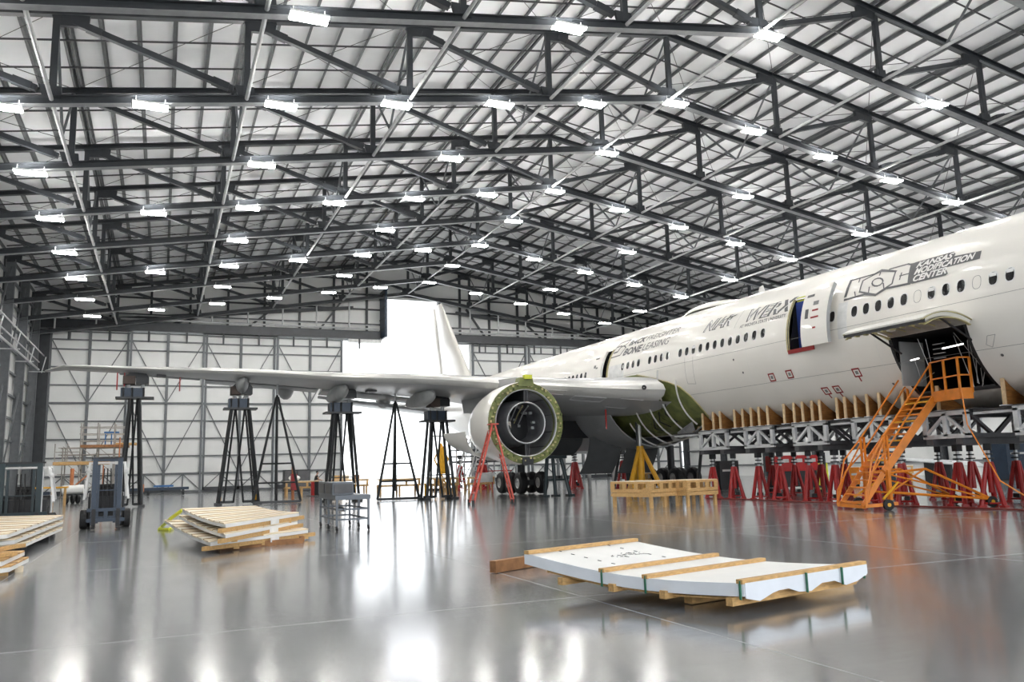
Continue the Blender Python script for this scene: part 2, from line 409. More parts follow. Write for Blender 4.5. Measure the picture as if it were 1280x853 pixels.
# header, rails and hangers
header = MB().box(((X0+X1)/2-.0, YB-.25, DOORZ+.62), (X1-X0, 1.3, .95))
header = MB()
header.box(((X0+21.9)/2, YB-.2, DOORZ+.55), (21.9-X0, 1.3, .9)); header.box(((30.0+X1)/2, YB-.2, DOORZ+.55), (X1-30.0, 1.3, .9))
trim = header.build('trim_1', 'steel', kind='structure')
MB().tube((X0+1, YB-1.3, DOORZ+1.15), (21.6, YB-1.3, DOORZ+1.15), .10, 6).tube((30.4, YB-1.3, DOORZ+1.15), (X1-1, YB-1.3, DOORZ+1.15), .10, 6).build('rail', 'galv', trim)
MB().tube((X0+1, YB-1.3, DOORZ+1.55), (21.6, YB-1.3, DOORZ+1.55), .06, 6).tube((30.4, YB-1.3, DOORZ+1.55), (X1-1, YB-1.3, DOORZ+1.55), .06, 6).build('rail', 'galv', trim)
x = X0+2
while x < X1-1:
    if not 21.8 < x < 30:
        MB().tube((x, YB-1.3, DOORZ+1.1), (x, YB-1.3, zb(x)), .09, 6).build('track_hanger', 'galv', trim)
        MB().box((x+1.2, YB-.95, DOORZ-.5), (.16, .16, 1.1)).build('guide', 'steel', trim)
    x += LEAF/2
MB().box((20.2, YB-.2, DOORZ+.0), (3.6, 1.0, .55)).build('seal_panel', 'white_frame', trim)
# gable above the doors, with the tall slot for the fin
SL, SR_ = 22.3, 28.9
gb = MB()
def gpoly(xa, xb, z0):
    pts = [(xa, YB+.2, z0), (xb, YB+.2, z0)]+([(xb, YB+.2, zt(xb)+.6)])+([(XR, YB+.2, ZT+.6)] if xa < XR < xb else [])+[(xa, YB+.2, zt(xa)+.6)]
    gb.prism(pts, (0, .12, 0))
gpoly(X0, SL, DOORZ); gpoly(SR_, X1, DOORZ); gpoly(SL, SR_, 20.95)
gable = gb.build('wall_back', 'panel', kind='structure')
for zz in (17.9, 19.6, 21.3, 23.0):
    half = (ZT+.4-zz)/SLOPE; xa, xb = max(X0, XR-half), min(X1, XR+half)
    if zz < 20.9:
        MB().box(((xa+SL)/2, YB+.05, zz), (SL-xa, .2, .16)).box(((xb+SR_)/2, YB+.05, zz), (xb-SR_, .2, .16)).build('girt', 'steel', gable)
    else: MB().box(((xa+xb)/2, YB+.05, zz), (xb-xa, .2, .16)).build('girt', 'steel', gable)
x = X0+3
while x < X1:
    if not SL-1 < x < SR_+.5:
        MB().box((x, YB-.02, (DOORZ+zt(x))/2+.3), (.22, .3, zt(x)-DOORZ)).build('gable_post', 'steel', gable)
    x += PAN/2
for sg in (-1, 1):
    for k in range(0, 5):
        xa = XR+sg*PAN*k
        if abs(xa-XR) < 5: continue
        MB().beam((xa, YB-.3, zb(xa)), (xa+sg*2.3, YB-.3, DOORZ+1.0), .2, .2).build('kicker', 'steel', gable)
# curved wind girder in front of the gable and slot jambs
for sg in (-1, 1):
    pts = [(XR+sg*(6+i*3.0), YB-.5, 19.6-.10*(i*3.0)) for i in range(0, 9)]
    m = MB()
    for a, b2 in zip(pts, pts[1:]): m.beam(a, b2, .25, .35)
    m.build('wind_girder', 'steel', gable)
jam = MB().box((SL-.1, YB-.9, (DOORZ+21.0)/2+.4), (.25, 2.6, 21.0-DOORZ+.4)).build('trim_2', 'blue_steel', kind='structure')
for zz in (17.2, 18.4, 19.6, 20.8): MB().box((SL-.26, YB-.9, zz), (.08, 2.6, .1)).build('rib', 'steel', jam)
jam2 = MB().box((SR_+.1, YB+.1, (DOORZ+20.9)/2), (.25, .8, 21.0-DOORZ)).build('trim_3', 'steel', kind='structure')
# ================================================================== the airliner
AX, AZ, AR = 25.55, 6.2, 3.1
plane = thing('airliner', 'long white airliner with its engine fan removed, propped on stands and wooden cradles', 'airplane', (AX, 40, 0))
def fus(Y):      # radius, centre height
    if Y < 14.0:
        t = max(0., (Y-6.2)/7.8); r = AR*math.sqrt(max(0., 1-(1-t)**2))**1.0
        return max(r, .02), AZ-.9*(1-t)**2
    if Y > 57:
        t = min(1, (Y-57)/24.0); r = AR*(1-t**1.7)+.32*t
        return r, AZ+AR-r-.9*t**2.2
    return AR, AZ
def sp(Y, th, off=0.0):
    r, z = fus(Y); a = R(th)
    return Vector((AX-(r+off)*math.cos(a), Y, z+(r+off)*math.sin(a)))
def cyl(px, py, off=0.0):      # picture point -> (Y, angle) on the fuselage barrel
    d = ray(px, py); rr = AR+off; zc = AZ-EYE
    a = d.x**2+d.z**2; b_ = -2*(d.x*AX+d.z*zc); c = AX**2+zc**2-rr*rr
    t = (-b_-math.sqrt(max(0, b_*b_-4*a*c)))/2/a; P = d*t
    return P.y, math.degrees(math.atan2(P.z-zc, AX-P.x))
HOLES = [(17.2, 19.95, -52, -10), (23.45, 24.75, -6.5, 33), (39.15, 39.65, -2, 34)]
ys = sorted(set([6.2, 6.3, 6.6, 7.0, 7.6, 8.4, 9.5, 11, 12.5, 14]+[14+i*1.0 for i in range(44)]+[57+i*1.5 for i in range(17)]+[h for H_ in HOLES for h in H_[:2]]))
ths = sorted(set([-90+i*6 for i in range(61)][:60]+[h for H_ in HOLES for h in H_[2:]]))
m = MB(); NT = len(ths)
for Y in ys: m.v += [sp(Y, t_) for t_ in ths]
for i in range(len(ys)-1):
    for j in range(NT):
        jj = (j+1) % NT; yc = (ys[i]+ys[i+1])/2; tc_ = (ths[j]+ths[j+1])/2 if jj else 267
        if any(a < yc < b_ and c < tc_ < d for a, b_, c, d in HOLES): continue
        m.f.append((i*NT+j, i*NT+jj, (i+1)*NT+jj, (i+1)*NT+j))
m.f.append(tuple(range(NT))); m.f.append(tuple((len(ys)-1)*NT+j for j in range(NT)))
fuselage = m.build('fuselage', 'white_paint', plane, smooth=True)

def patch(name, Ya, Yb, ta, tb, mt, off=.01, n=8, thick=.012, parent=None, nY=1, **k):
    m = MB(); rows = []
    P = [(Ya+(Yb-Ya)*i/nY) for i in range(nY+1)]; T_ = [ta+(tb-ta)*j/n for j in range(n+1)]
    m.grid([[sp(y, t_, off) for t_ in T_] for y in P]); k0 = len(m.v)
    m.grid([[sp(y, t_, off-thick) for t_ in T_] for y in P]); w_ = len(T_); hN = len(P)
    edge = [(0, j, 0, j+1) for j in range(w_-1)]+[(hN-1, j, hN-1, j+1) for j in range(w_-1)]+[(i, 0, i+1, 0) for i in range(hN-1)]+[(i, w_-1, i+1, w_-1) for i in range(hN-1)]
    for a, b_, c, d in edge: m.f.append((a*w_+b_, c*w_+d, k0+c*w_+d, k0+a*w_+b_))
    return m.build(name, mt, parent or plane, **k)
def oval(Y, th, w_, h_, off, n=14, pw=2.6):
    pts = []
    for i in range(n):
        a = 2*math.pi*i/n; c, s_ = math.cos(a), math.sin(a)
        u = math.copysign(abs(c)**(2/pw), c)*w_/2; v = math.copysign(abs(s_)**(2/pw), s_)*h_/2
        pts.append(sp(Y-u, th+math.degrees(v/AR), off))
    return pts
def window(Y, th=11.5, blank=False, shade=False):
    if blank:
        m = MB(); a = oval(Y, th, .30, .44, .004); b_ = oval(Y, th, .27, .41, .004)
        m.grid([a, b_], True); m.build('window_plug', 'ink_light', plane, label='painted-over cabin window plug'); return
    m = MB(); a = oval(Y, th, .34, .47, .003); b_ = oval(Y, th, .27, .40, .008); m.grid([a, b_], True)
    fr = m.build('cabin_window', 'white_frame', plane)
    g = MB(); g.add(oval(Y, th, .27, .40, .006), [tuple(range(14))]); g.build('pane', 'glass_dark', fr)
    if shade:
        s_ = MB(); s_.grid([[sp(Y-u, th+v, .009) for v in (1.2, 2.4, 3.4)] for u in (-.11, 0, .11)]); s_.build('shade', 'white_frame', fr)
for i in range(-2, 26):
    if i == -1: continue
    Y = 21.40-.533*i
    if i in (12, 13): continue
    if Y < 9: continue
    window(21.40-.533*i if i != -2 else 22.46, blank=i in (5, 9), shade=i in (6, 10, 11))
for i in list(range(0, 12))+[-2, -3, -4, -5, -7, -8, -9, -10]: window(32.12-.533*i, shade=(i == 2))
for i in range(0, 28): window(41.65+.533*i)

# cabin doors
def fdoor(Ya, Yb, off, name='cabin_door'):
    d = patch(name, Ya, Yb, -6, 33, 'white_paint', off=off, thick=.14, n=12, smooth=False)
    return d
d2 = fdoor(22.3, 23.62, .42)
patch('door_edge', 22.27, 22.31, -6, 33, 'composite_grey', off=.41, thick=.13, n=12, parent=d2)
patch('door_handle', 23.1, 23.45, 25.5, 27.0, 'ink', off=.435, thick=.02, n=2, parent=d2)
patch('door_window', 23.25, 23.4, 11, 17, 'ink', off=.435, thick=.02, n=3, parent=d2)
patch('placard', 22.75, 23.05, 15, 16, 'red_tape', off=.43, n=1, parent=d2); patch('placard', 22.72, 23.1, 10.5, 11.5, 'red_tape', off=.43, n=1, parent=d2)
patch('placard', 22.85, 23.0, 4, 5, 'red_tape', off=.43, n=1, parent=d2); patch('placard', 22.78, 23.04, 19, 21.5, 'ink_light', off=.43, n=1, parent=d2)
MB().beam(sp(23.5, 8, 0), sp(22.9, 8, .30), .12, .5).build('door_hinge_arm', 'alu_dark', d2)
# doorway R2 interior
def bay(Ya, Yb, ta, tb, depth, mt, name, parent):
    m = MB(); a = [sp(Ya, ta), sp(Yb, ta), sp(Yb, tb), sp(Ya, tb)]; b_ = [v+Vector((depth, 0, 0)) for v in a]
    m.add(a+b_, [(4, 5, 6, 7), (0, 1, 5, 4), (1, 2, 6, 5), (2, 3, 7, 6), (3, 0, 4, 7)])
    return m.build(name, mt, parent)
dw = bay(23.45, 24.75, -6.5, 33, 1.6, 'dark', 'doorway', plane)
patch('door_frame', 24.70, 24.86, -7, 34, 'primer_tan', off=.02, n=12, parent=dw)
patch('door_frame', 24.74, 24.78, -7, 34, 'dark', off=.025, n=12, parent=dw)
patch('sill', 23.42, 24.8, -8.5, -5.6, 'red_tape', off=.05, thick=.05, n=2, parent=dw)
MB().box((AX-2.6, 24.25, 6.85), (.05, .9, 1.9)).build('curtain', 'blue_cloth', dw)
MB().box((AX-2.45, 24.2, 7.85), (.2, 1.0, .3)).build('ceiling_trim', 'lime', dw)
MB().box((AX-2.66, 24.35, 6.15), (.05, .3, .5)).build('tag', 'red_tape', dw)
patch('door_surround', 21.75, 22.2, -5, 20, 'white_frame', off=.003, thick=.004, n=8)  # slightly greyer rectangle on the skin next to the open door
d3 = patch('cabin_door', 39.68, 40.85, -3, 34, 'white_paint', off=.10, thick=.12, n=12)
patch('door_handle', 40.2, 40.6, 26, 27.3, 'ink', off=.115, thick=.02, n=2, parent=d3); patch('placard', 40.35, 40.55, 16, 19, 'ink_light', off=.115, n=1, parent=d3)
patch('placard', 40.1, 40.3, 15, 16.5, 'ink_light', off=.115, n=1, parent=d3)
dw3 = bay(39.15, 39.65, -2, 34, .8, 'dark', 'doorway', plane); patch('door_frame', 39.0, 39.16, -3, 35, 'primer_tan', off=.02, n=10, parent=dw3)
patch('door_surround', 37.3, 38.9, -3, 15, 'white_frame', off=.003, thick=.004, n=8)  # greyer rectangle on the skin forward of the aft door

# lines and hatches on the skin
def ribbon(pts, w_, mt, name, off=.006, close=False, parent=None):
    # pts in (Y, theta); width in metres
    if close: pts = pts+[pts[0]]
    m = MB()
    for (y0, t0), (y1, t1) in zip(pts, pts[1:]):
        a = Vector((-y0, R(t0)*AR)); b_ = Vector((-y1, R(t1)*AR)); d = b_-a
        if d.length < 1e-4: continue
        nS = max(1, int(d.length/.25)); d.normalize(); nn = Vector((-d.y, d.x))*w_/2
        a = a-d*w_*.4; b_ = b_+d*w_*.4
        rows = []
        for i in range(nS+1):
            c = a.lerp(b_, i/nS); rows.append([sp(-(c+nn).x, math.degrees((c+nn).y/AR), off), sp(-(c-nn).x, math.degrees((c-nn).y/AR), off)])
        m.grid(rows)
    return m.build(name, mt, parent or plane)
ribbon([cyl(*q) for q in ((856, 447), (860, 480), (870, 480), (866, 446))], .015, 'ink_light', 'panel_line')
for th in (2.0, -27, 45): ribbon([(14.2, th), (38 if th < 40 else 56, th)], .012, 'ink_light' if th < 40 else 'white_frame', 'panel_line', off=.004)
for Y in (20.6, 27.3, 33.8, 46, 52): ribbon([(Y, -40), (Y, 60)], .01, 'white_frame', 'panel_line', off=.004)
def tape(px, py, s_=.30, stem=False):
    Y, t_ = cyl(px, py); q = s_/2; dt = math.degrees(q/AR)
    ribbon([(Y+q, t_-dt), (Y-q, t_-dt), (Y-q, t_+dt), (Y+q, t_+dt)], .055, 'red_tape', 'tape_frame', close=True)
    if stem: ribbon([(Y, t_-dt), (Y, t_-dt*2.3)], .06, 'red_tape', 'tape_frame')
    patch('port_cover', Y-.06, Y+.06, t_-1.2, t_+1.2, 'ink_light', off=.008, n=2)
for px, py, st in ((965, 472, 0), (987, 468, 0), (1033, 489, 1), (1047, 487, 1), (1071, 466, 1)): tape(px, py, .30, st)
ribbon([cyl(*q) for q in ((1234, 420), (1244, 418), (1241, 434), (1233, 431))], .012, 'ink_light', 'panel_line', close=True)
for px, py in ((929, 466), (917, 450), (1117, 480), (1200, 362), (1253, 444), (722, 471), (1019, 388)):
    Y, t_ = cyl(px, py); m = MB(); m.add(oval(Y, t_, .10, .10, .008, 10, 2), [tuple(range(10))]); m.build('static_port', 'ink', plane)

# cargo opening, lining and raised cargo door
CY0, CY1 = 17.2, 19.95
lining = MB()
a = [sp(CY0, -52), sp(CY1, -52), sp(CY1, -30), sp(CY1, -10), sp(CY0, -10), sp(CY0, -30)]
D_ = Vector((3.6, 0, 0)); b_ = [v+D_ for v in a]
lining.add(a+b_, [(0, 1, 7, 6), (1, 2, 8, 7), (2, 3, 9, 8), (3, 4, 10, 9), (4, 5, 11, 10), (5, 0, 6, 11), (6, 7, 8, 9, 10, 11)])
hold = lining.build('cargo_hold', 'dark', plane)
MB().box((AX-2.2, CY1-.06, 4.75), (1.1, .04, 1.5)).build('lining_panel', 'composite_grey', hold)
for t0, n_ in ((-53.2, 'sill'), (-9.5, 'lintel')): patch(n_, CY0-.1, CY1+.1, t0-1.2, t0+1.2, 'primer_tan' if t0 > -20 else 'alu_dark', off=.015, thick=.08, n=2, parent=hold)
patch('frame_seal', CY1, CY1+.10, -53, -9, 'dark', off=.012, n=8, parent=hold); patch('frame_seal', CY0-.10, CY0, -53, -9, 'dark', off=.012, n=8, parent=hold)
MB().tube(on_y(1178, 436, 18.3), on_y(1204, 430, 17.6), .024, 6).build('work_light', 'light_inner', hold)
MB().tube(on_y(1138, 451, 19.5), on_y(1149, 448, 19.3), .024, 6).build('work_light', 'light_inner', hold)
for k in range(4): MB().box((AX-1.6, 19.3, 4.9+.16*k), (.05, .45, .03)).build('rung', 'alu', hold)
for a_, b2 in (((1147, 424), (1165, 468)), ((1157, 424), (1164, 455)), ((1192, 420), (1218, 484)), ((1192, 416), (1230, 462)), ((1209, 425), (1217, 483)), ((1212, 430), (1224, 480)),
               ((1220, 448), (1222, 479)), ((1226, 460), (1229, 481)), ((1231, 464), (1228, 483)), ((1143, 450), (1153, 478)), ((1140, 448), (1155, 452)), ((1168, 466), (1150, 478))):
    Yq = 18.9 if a_[0] < 1180 else 17.6
    MB().tube(on_x(*a_, 23.3), on_x(*b2, 23.55), .012, 4).build('cargo_net_cord', 'galv', hold)
# door: curved shell, hinged along the top edge of the opening
m = MB(); H0 = Vector((AX-3.08, 0, 5.75))
def darc(t_, off):     # t 0 hinge .. 1 outer edge
    a0, a1 = R(66), R(118); a_ = a0+(a1-a0)*t_
    rr = 2.4+off; ctr = Vector((H0.x-.0-2.4*math.cos(a0), 0, H0.z+.0-2.4*math.sin(a0)))
    return ctr+Vector((rr*math.cos(a_), 0, rr*math.sin(a_)))
N_ = 10
m.grid([[darc(i/N_, .0)+Vector((0, y, 0)) for i in range(N_+1)] for y in (16.85, 18.4, 19.95)]); k0 = len(m.v)
m.grid([[darc(i/N_, -.16)+Vector((0, y, 0)) for i in range(N_+1)] for y in (16.95, 18.4, 19.85)])
w_ = N_+1
for a_, b2, c, d in [(0, j, 0, j+1) for j in range(w_-1)]+[(2, j, 2, j+1) for j in range(w_-1)]+[(i, 0, i+1, 0) for i in range(2)]+[(i, w_-1, i+1, w_-1) for i in range(2)]:
    m.f.append((a_*w_+b2, c*w_+d, k0+c*w_+d, k0+a_*w_+b2))
cdoor = m.build('cargo_door', 'white_paint', plane, smooth=True)
m = MB(); m.grid([[darc(.03+.94*i/N_, -.17)+Vector((0, y, 0)) for i in range(N_+1)] for y in (17.0, 18.4, 19.8)])
m.build('inner_skin', 'door_lining', cdoor, solid=.02)
for y in (16.9, 19.9):
    m = MB(); m.grid([[darc(i/N_, -.03)+Vector((0, y+s_, 0)) for i in range(N_+1)] for s_ in (-.05, .05)]); m.grid([[darc(i/N_, -.2)+Vector((0, y+s_, 0)) for i in range(N_+1)] for s_ in (-.05, .05)])
    m.build('door_rim', 'primer_tan', cdoor, solid=.03)
m = MB()
for k in range(9):
    y = 17.0+k*.35; p = darc(.97, -.14)
    m.box((p.x, y, p.z-.03), (.14, .10, .10))
m.build('latch_fitting', 'primer_tan', cdoor, kind='stuff'); p = darc(.985, -.10); MB().box((p.x, 18.4, p.z), (.10, 3.05, .13)).build('door_edge_beam', 'dark', cdoor)
for k in range(5):
    y = 17.3+k*.55
    MB().path([darc(i/6, -.21)+Vector((0, y, 0)) for i in range(1, 6)], .022, 5).build('door_rib', 'primer_tan', cdoor)
for (t_, y, s_) in ((.5, 17.7, .22), (.75, 18.9, .18), (.35, 19.2, .2), (.7, 17.3, .15)):
    MB().box(darc(t_, -.22)+Vector((0, y, 0)), (s_, s_*.9, .05)).build('sticker', 'paper', cdoor)
for y in (17.1, 19.8): MB().tube(sp(y, -22, -.1), darc(.55, -.15)+Vector((0, y, 0)), .035, 6).build('actuator', 'dark', cdoor)

# top fairings and antennas
m = MB(); rows = []
for i in range(13):
    t_ = i/12; Y = 31.0+4.6*t_; hh = .42*math.sin(math.pi*t_)**.5; ww = 1.0*math.sin(math.pi*t_)**.5+.02
    rows.append([Vector((AX+ww*math.cos(a_), Y, AZ+AR-.08+hh*math.sin(a_))) for a_ in [math.pi*j/10 for j in range(11)]])
m.grid(rows); m.build('antenna_fairing', 'white_paint', plane, smooth=True)
MB().prism([(AX-.02, 29.9, 9.25), (AX-.02, 29.4, 9.25), (AX-.02, 29.55, 9.75), (AX-.02, 29.8, 9.7)], (.04, 0, 0)).build('blade_antenna', 'white_frame', plane)

# ------------------------------------------------------------------ wings
def airfoil(le, te, th, n=14, camber=.02):
    le = Vector(le); te = Vector(te); c = te-le; L_ = c.length; up = []; lo = []
    for i in range(n+1):
        x = .5*(1-math.cos(math.pi*i/n)); yt_ = 5*th*(.2969*math.sqrt(x)-.1260*x-.3516*x*x+.2843*x**3-.1036*x**4)
        cam_ = camber*4*x*(1-x)
        up.append(le+c*x+Vector((0, 0, (cam_+yt_)*L_))); lo.append(le+c*x+Vector((0, 0, (cam_*.4-yt_*1.0)*L_)))
    return up, lo
WST = [  # x, leY, leZ, teY, teZ, thickness
    (24.6, 32.0, 4.95, 46.9, 4.75, .125), (22.3, 33.2, 5.17, 46.6, 4.85, .125), (19.4, 35.25, 5.42, 46.4, 5.15, .118), (15.5, 37.95, 5.88, 46.3, 5.65, .11),
    (13.3, 39.45, 6.18, 47.2, 6.0, .105), (8.3, 42.95, 6.64, 49.1, 6.62, .10), (3.7, 46.2, 7.2, 50.9, 7.15, .10), (-2.0, 50.15, 7.74, 53.1, 7.75, .10), (-5.4, 52.6, 8.10, 54.6, 8.06, .09), (-6.5, 54.3, 7.98, 55.2, 8.0, .07)]
def wing(sg):
    st = [((x if sg > 0 else 2*AX-x), a, b_, c, d, e) for x, a, b_, c, d, e in WST]
    secs = [airfoil((x, a, b_), (x, c, d), e) for x, a, b_, c, d, e in st]
    m = MB(); rows = [list(reversed(u[2:]))+l[2:][0:] for u, l in secs]
    rows = [list(reversed(u))[:-2]+[None] for u, l in secs]
    full = [list(reversed(u[2:]))+l[2:] for u, l in secs]
    up = MB(); up.grid([list(reversed(u[2:])) for u, l in secs]); up.grid([l[2:] for u, l in secs])
    up.v += []; k = len(up.v); nn = 13
    # close the tip
    u, l = secs[-1]; up.add(list(reversed(u))+l[1:], [tuple(range(len(u)+len(l)-1))])
    wg = up.build('wing', 'wing_grey', plane, smooth=True)
    le = MB(); le.grid([list(reversed(u[:3]))+l[1:3] for u, l in secs[1:]])
    u, l = secs[1]; le.add(list(reversed(u[:3]))+l[1:3], [(0, 1, 2, 3, 4)])
    le.build('leading_edge', 'wing_edge', wg, smooth=True)
    return wg, secs, st
wgR, secR, stR = wing(1)
wgL, secL, stL = wing(-1)
def wing_pt(x, fr, lower=True):       # point on the near wing's lower surface
    for (a, b_), (s0, s1) in zip(zip(stR, stR[1:]), zip(secR, secR[1:])):
        if a[0] >= x >= b_[0]:
            t_ = (a[0]-x)/(a[0]-b_[0]); i = min(14, max(0, round(fr*14)))
            k_ = 1 if lower else 0
            return s0[k_][i].lerp(s1[k_][i], t_)
# landing light, access panel outlines, slat end
ll = Vector((21.4, 33.78, 5.3))
MB().lathe([(0, .02), (0, .10), (.03, .12)], Vector((21.35, 33.62, 5.30)), (-.5, -.85, -.12), 14).build('landing_light', 'dark', wgR)
def wline(pts, w_=.02):
    m = MB(); m.path([Vector(p)+Vector((0, 0, -.01)) for p in pts], w_, 4); m.build('panel_outline', 'alu', wgR)
for (xa, xb, fa, fb) in ((18.9, 20.2, .12, .2), (20.8, 21.7, .14, .3), (17.2, 18.4, .1, .16)):
    q = [wing_pt(xa, fa), wing_pt(xb, fa), wing_pt(xb, fb), wing_pt(xa, fb)]; wline(q+[q[0]], .016)
# drooped flaps behind the near wing
def flap(xa, xb, drop, ch, name='flap'):
    m = MB(); rows = []
    for x in (xa, (xa+xb)/2, xb):
        p = wing_pt(x, 1.0); rows.append((x, p))
    up = [airfoil(p+Vector((0, -.15, -.05)), p+Vector((0, ch, -drop)), .12)[0] for x, p in rows]; lo = [airfoil(p+Vector((0, -.15, -.05)), p+Vector((0, ch, -drop)), .12)[1] for x, p in rows]
    m.grid([list(reversed(u))+l[1:] for u, l in zip(up, lo)])
    for u, l in ((up[0], lo[0]), (up[-1], lo[-1])): m.add(list(reversed(u))+l[1:], [tuple(range(29))])
    return m.build(name, 'wing_grey', plane, smooth=True)
flap(15.2, 8.6, .25, 1.2); flap(8.4, 2.2, .15, 1.0, 'flap'); flap(1.9, -2.5, .04, .5, 'aileron'); flap(21.8, 18.2, .5, 1.6)
m = MB(); m.tube((15.3, 47.6, 5.15), (8.6, 50.2, 6.2), .09, 8); m.build('flap_edge', 'galv', plane, smooth=True)
# canoe fairings
def canoe(x, y0, y1, z, r, name='flap_track_fairing', droop=0.0):
    m = MB(); rows = []
    for i in range(13):
        t_ = i/12; rr = r*(math.sin(math.pi*min(.999, max(.001, t_**.8))))**.6+.01
        rows.append([Vector((x+rr*.55*math.cos(a_), y0+(y1-y0)*t_, z-droop*t_+rr*math.sin(a_)*.75)) for a_ in [2*math.pi*j/14 for j in range(14)]])
    m.grid(rows, True); return m.build(name, 'composite_grey', plane, smooth=True)
for x in (13.0, 8.9, 4.0):
    p = wing_pt(x, .35); canoe(x, p.y-1.2, p.y+4.4, p.z-.28, .62, droop=.1)
for px, py, y in ((357, 487, 51.0), (479, 498, 49.4)):
    p = on_y(px, py, y); canoe(p.x, y-.9, y+1.1, p.z, .85)
for x in (10.6, -.2): p = wing_pt(x, .5); MB().box(p+Vector((0, 0, -.06)), (.5, .8, .12)).build('access_blister', 'ink', wgR)
# red streamers
for px, py, y, l_ in ((147, 466, 51.2, 1.0), (156, 466, 51.0, .8), (225, 472, 50.0, .8), (515, 480, 47, .8), (757, 512, 36.5, 1.0)):
    p = on_y(px, py, y); MB().box((p.x, p.y, p.z-l_/2), (.07, .03, l_)).build('red_streamer', 'red', wgR)

# ------------------------------------------------------------------ near engine: thrust reverser with the fan removed
EX, EY, EZ = 15.8, 35.3, 3.72
ax = (0, 1, 0)
E0 = (EX, EY, EZ)
nac = MB().lathe([(0, 1.93), (.06, 1.96), (.7, 1.97), (1.8, 1.92), (2.9, 1.75), (3.9, 1.5), (3.95, 1.46)], E0, ax, 48).build('nacelle', 'white_paint', plane, smooth=True)
ring = MB().lathe([(.02, 1.94), (0, 1.93), (-.03, 1.75), (0, 1.60), (.05, 1.57), (.3, 1.56), (.3, 1.9), (.02, 1.94)], E0, ax, 48).build('forward_ring', 'primer_green', nac, smooth=True)
MB().lathe([(-.05, 1.60), (-.07, 1.58), (-.05, 1.55), (.05, 1.55), (.05, 1.60), (-.05, 1.60)], E0, ax, 48).build('seal_ring', 'galv', nac, smooth=True)
MB().lathe([(.0, 1.56), (1.2, 1.60), (2.6, 1.55), (3.95, 1.42)], E0, ax, 48).build('fan_duct', 'duct', nac, smooth=True)
core = MB().lathe([(.0, .98), (.9, 1.12), (2.2, 1.15), (3.6, .95), (3.6, .92), (2.2, 1.10), (.9, 1.06), (.05, .94)], E0, ax, 40).build('core_cowl', 'duct', nac, smooth=True)
MB().lathe([(-.03, 1.0), (-.05, .97), (-.03, .94), (.05, .94), (.05, 1.0), (-.03, 1.0)], E0, ax, 40).build('seal_ring', 'galv', core, smooth=True)
for s_ in (1, -1):
    MB().box((EX, EY+1.7, EZ+s_*1.29), (.14, 3.3, .62)).build('bifurcation', 'gear_dark', nac)
    MB().beam((EX-.09, EY-.02, EZ+s_*.99), (EX-.09, EY-.02, EZ+s_*1.58), .02, .05, (0, 1, 0)).beam((EX+.09, EY-.02, EZ+s_*.99), (EX+.09, EY-.02, EZ+s_*1.58), .02, .05, (0, 1, 0)).build('flange_edge', 'alu_dark', nac, kind='stuff')
# brackets and bolts round the ring
m = MB(); random.seed(3)
for k in range(46):
    a_ = 2*math.pi*k/46+random.uniform(-.04, .04); r_ = random.uniform(1.66, 1.86)
    m.box((EX+r_*math.cos(a_), EY-.06, EZ+r_*math.sin(a_)), (random.uniform(.04, .13), .10, random.uniform(.04, .12)))
m.build('ring_bracket', 'primer_tan', ring, kind='stuff')
m = MB()
for k in range(40):
    a_ = 2*math.pi*k/40+.05; r_ = random.uniform(1.64, 1.88)
    m.box((EX+r_*math.cos(a_), EY-.055, EZ+r_*math.sin(a_)), (random.uniform(.05, .12), .07, random.uniform(.05, .14)))
m.build('ring_fitting', 'primer_dark', ring, kind='stuff')
m = MB()
for k in range(9): m.box((EX+random.uniform(.3, .8), EY+random.uniform(.8, 2.6), EZ+random.uniform(-.3, .8)), (.14, .2, .12))
core_bits = m.build('core_fitting', 'composite_grey', core, kind='stuff')
for k in range(12):
    a_ = 2*math.pi*(k+.5)/12
    MB().beam((EX+1.575*math.cos(a_), EY+.1, EZ+1.575*math.sin(a_)), (EX+1.56*math.cos(a_), EY+2.4, EZ+1.56*math.sin(a_)), .03, .02, (math.cos(a_), 0, math.sin(a_))).build('duct_seam', 'alu_dark', nac)
# inside of the core: dark bulkhead with pipes that leaves the far left side open
MB().prism([(EX+.25, EY+2.2, EZ-1.02), (EX+1.05, EY+2.2, EZ-.5), (EX+1.05, EY+2.2, EZ+.6), (EX+.1, EY+2.2, EZ+1.05)], (0, .05, 0)).build('bulkhead', 'dark', core)
for k in range(4): MB().path([(EX-.5+.3*k, EY+.6, EZ+.85), (EX-.4+.25*k, EY+1.1, EZ+.55), (EX-.2+.2*k, EY+1.9, EZ+.3-.1*k)], .035, 6).build('pipe', 'galv' if k % 2 else 'primer_tan', core)
# top fitting and pylon
MB().prism([(EX-.42, EY-.12, EZ+1.72), (EX+.42, EY-.12, EZ+1.72), (EX+.34, EY-.12, EZ+2.12), (EX-.30, EY-.12, EZ+2.14)], (0, .5, 0)).build('mount_fitting', 'primer_green', nac)
MB().box((EX+.08, EY-.12, EZ+2.16), (.38, .25, .20)).build('yellow_cover', 'lime', nac)
MB().prism([(EX-.3, EY-.1, EZ-1.62), (EX+.3, EY-.1, EZ-1.62), (EX+.26, EY-.1, EZ-1.98), (EX-.26, EY-.1, EZ-1.98)], (0, .35, 0)).build('latch_beam', 'gear_dark', nac)
m = MB(); m.prism([(EX-.25, EY+.3, EZ+1.9), (EX-.25, EY+.4, EZ+2.2), (EX-.25, EY+3.2, EZ+2.35), (EX-.25, EY+8.5, EZ+2.0), (EX-.25, EY+8.0, EZ+1.0), (EX-.25, EY+3.5, EZ+.9)], (.5, 0, 0)); m.build('pylon', 'wing_grey', plane)
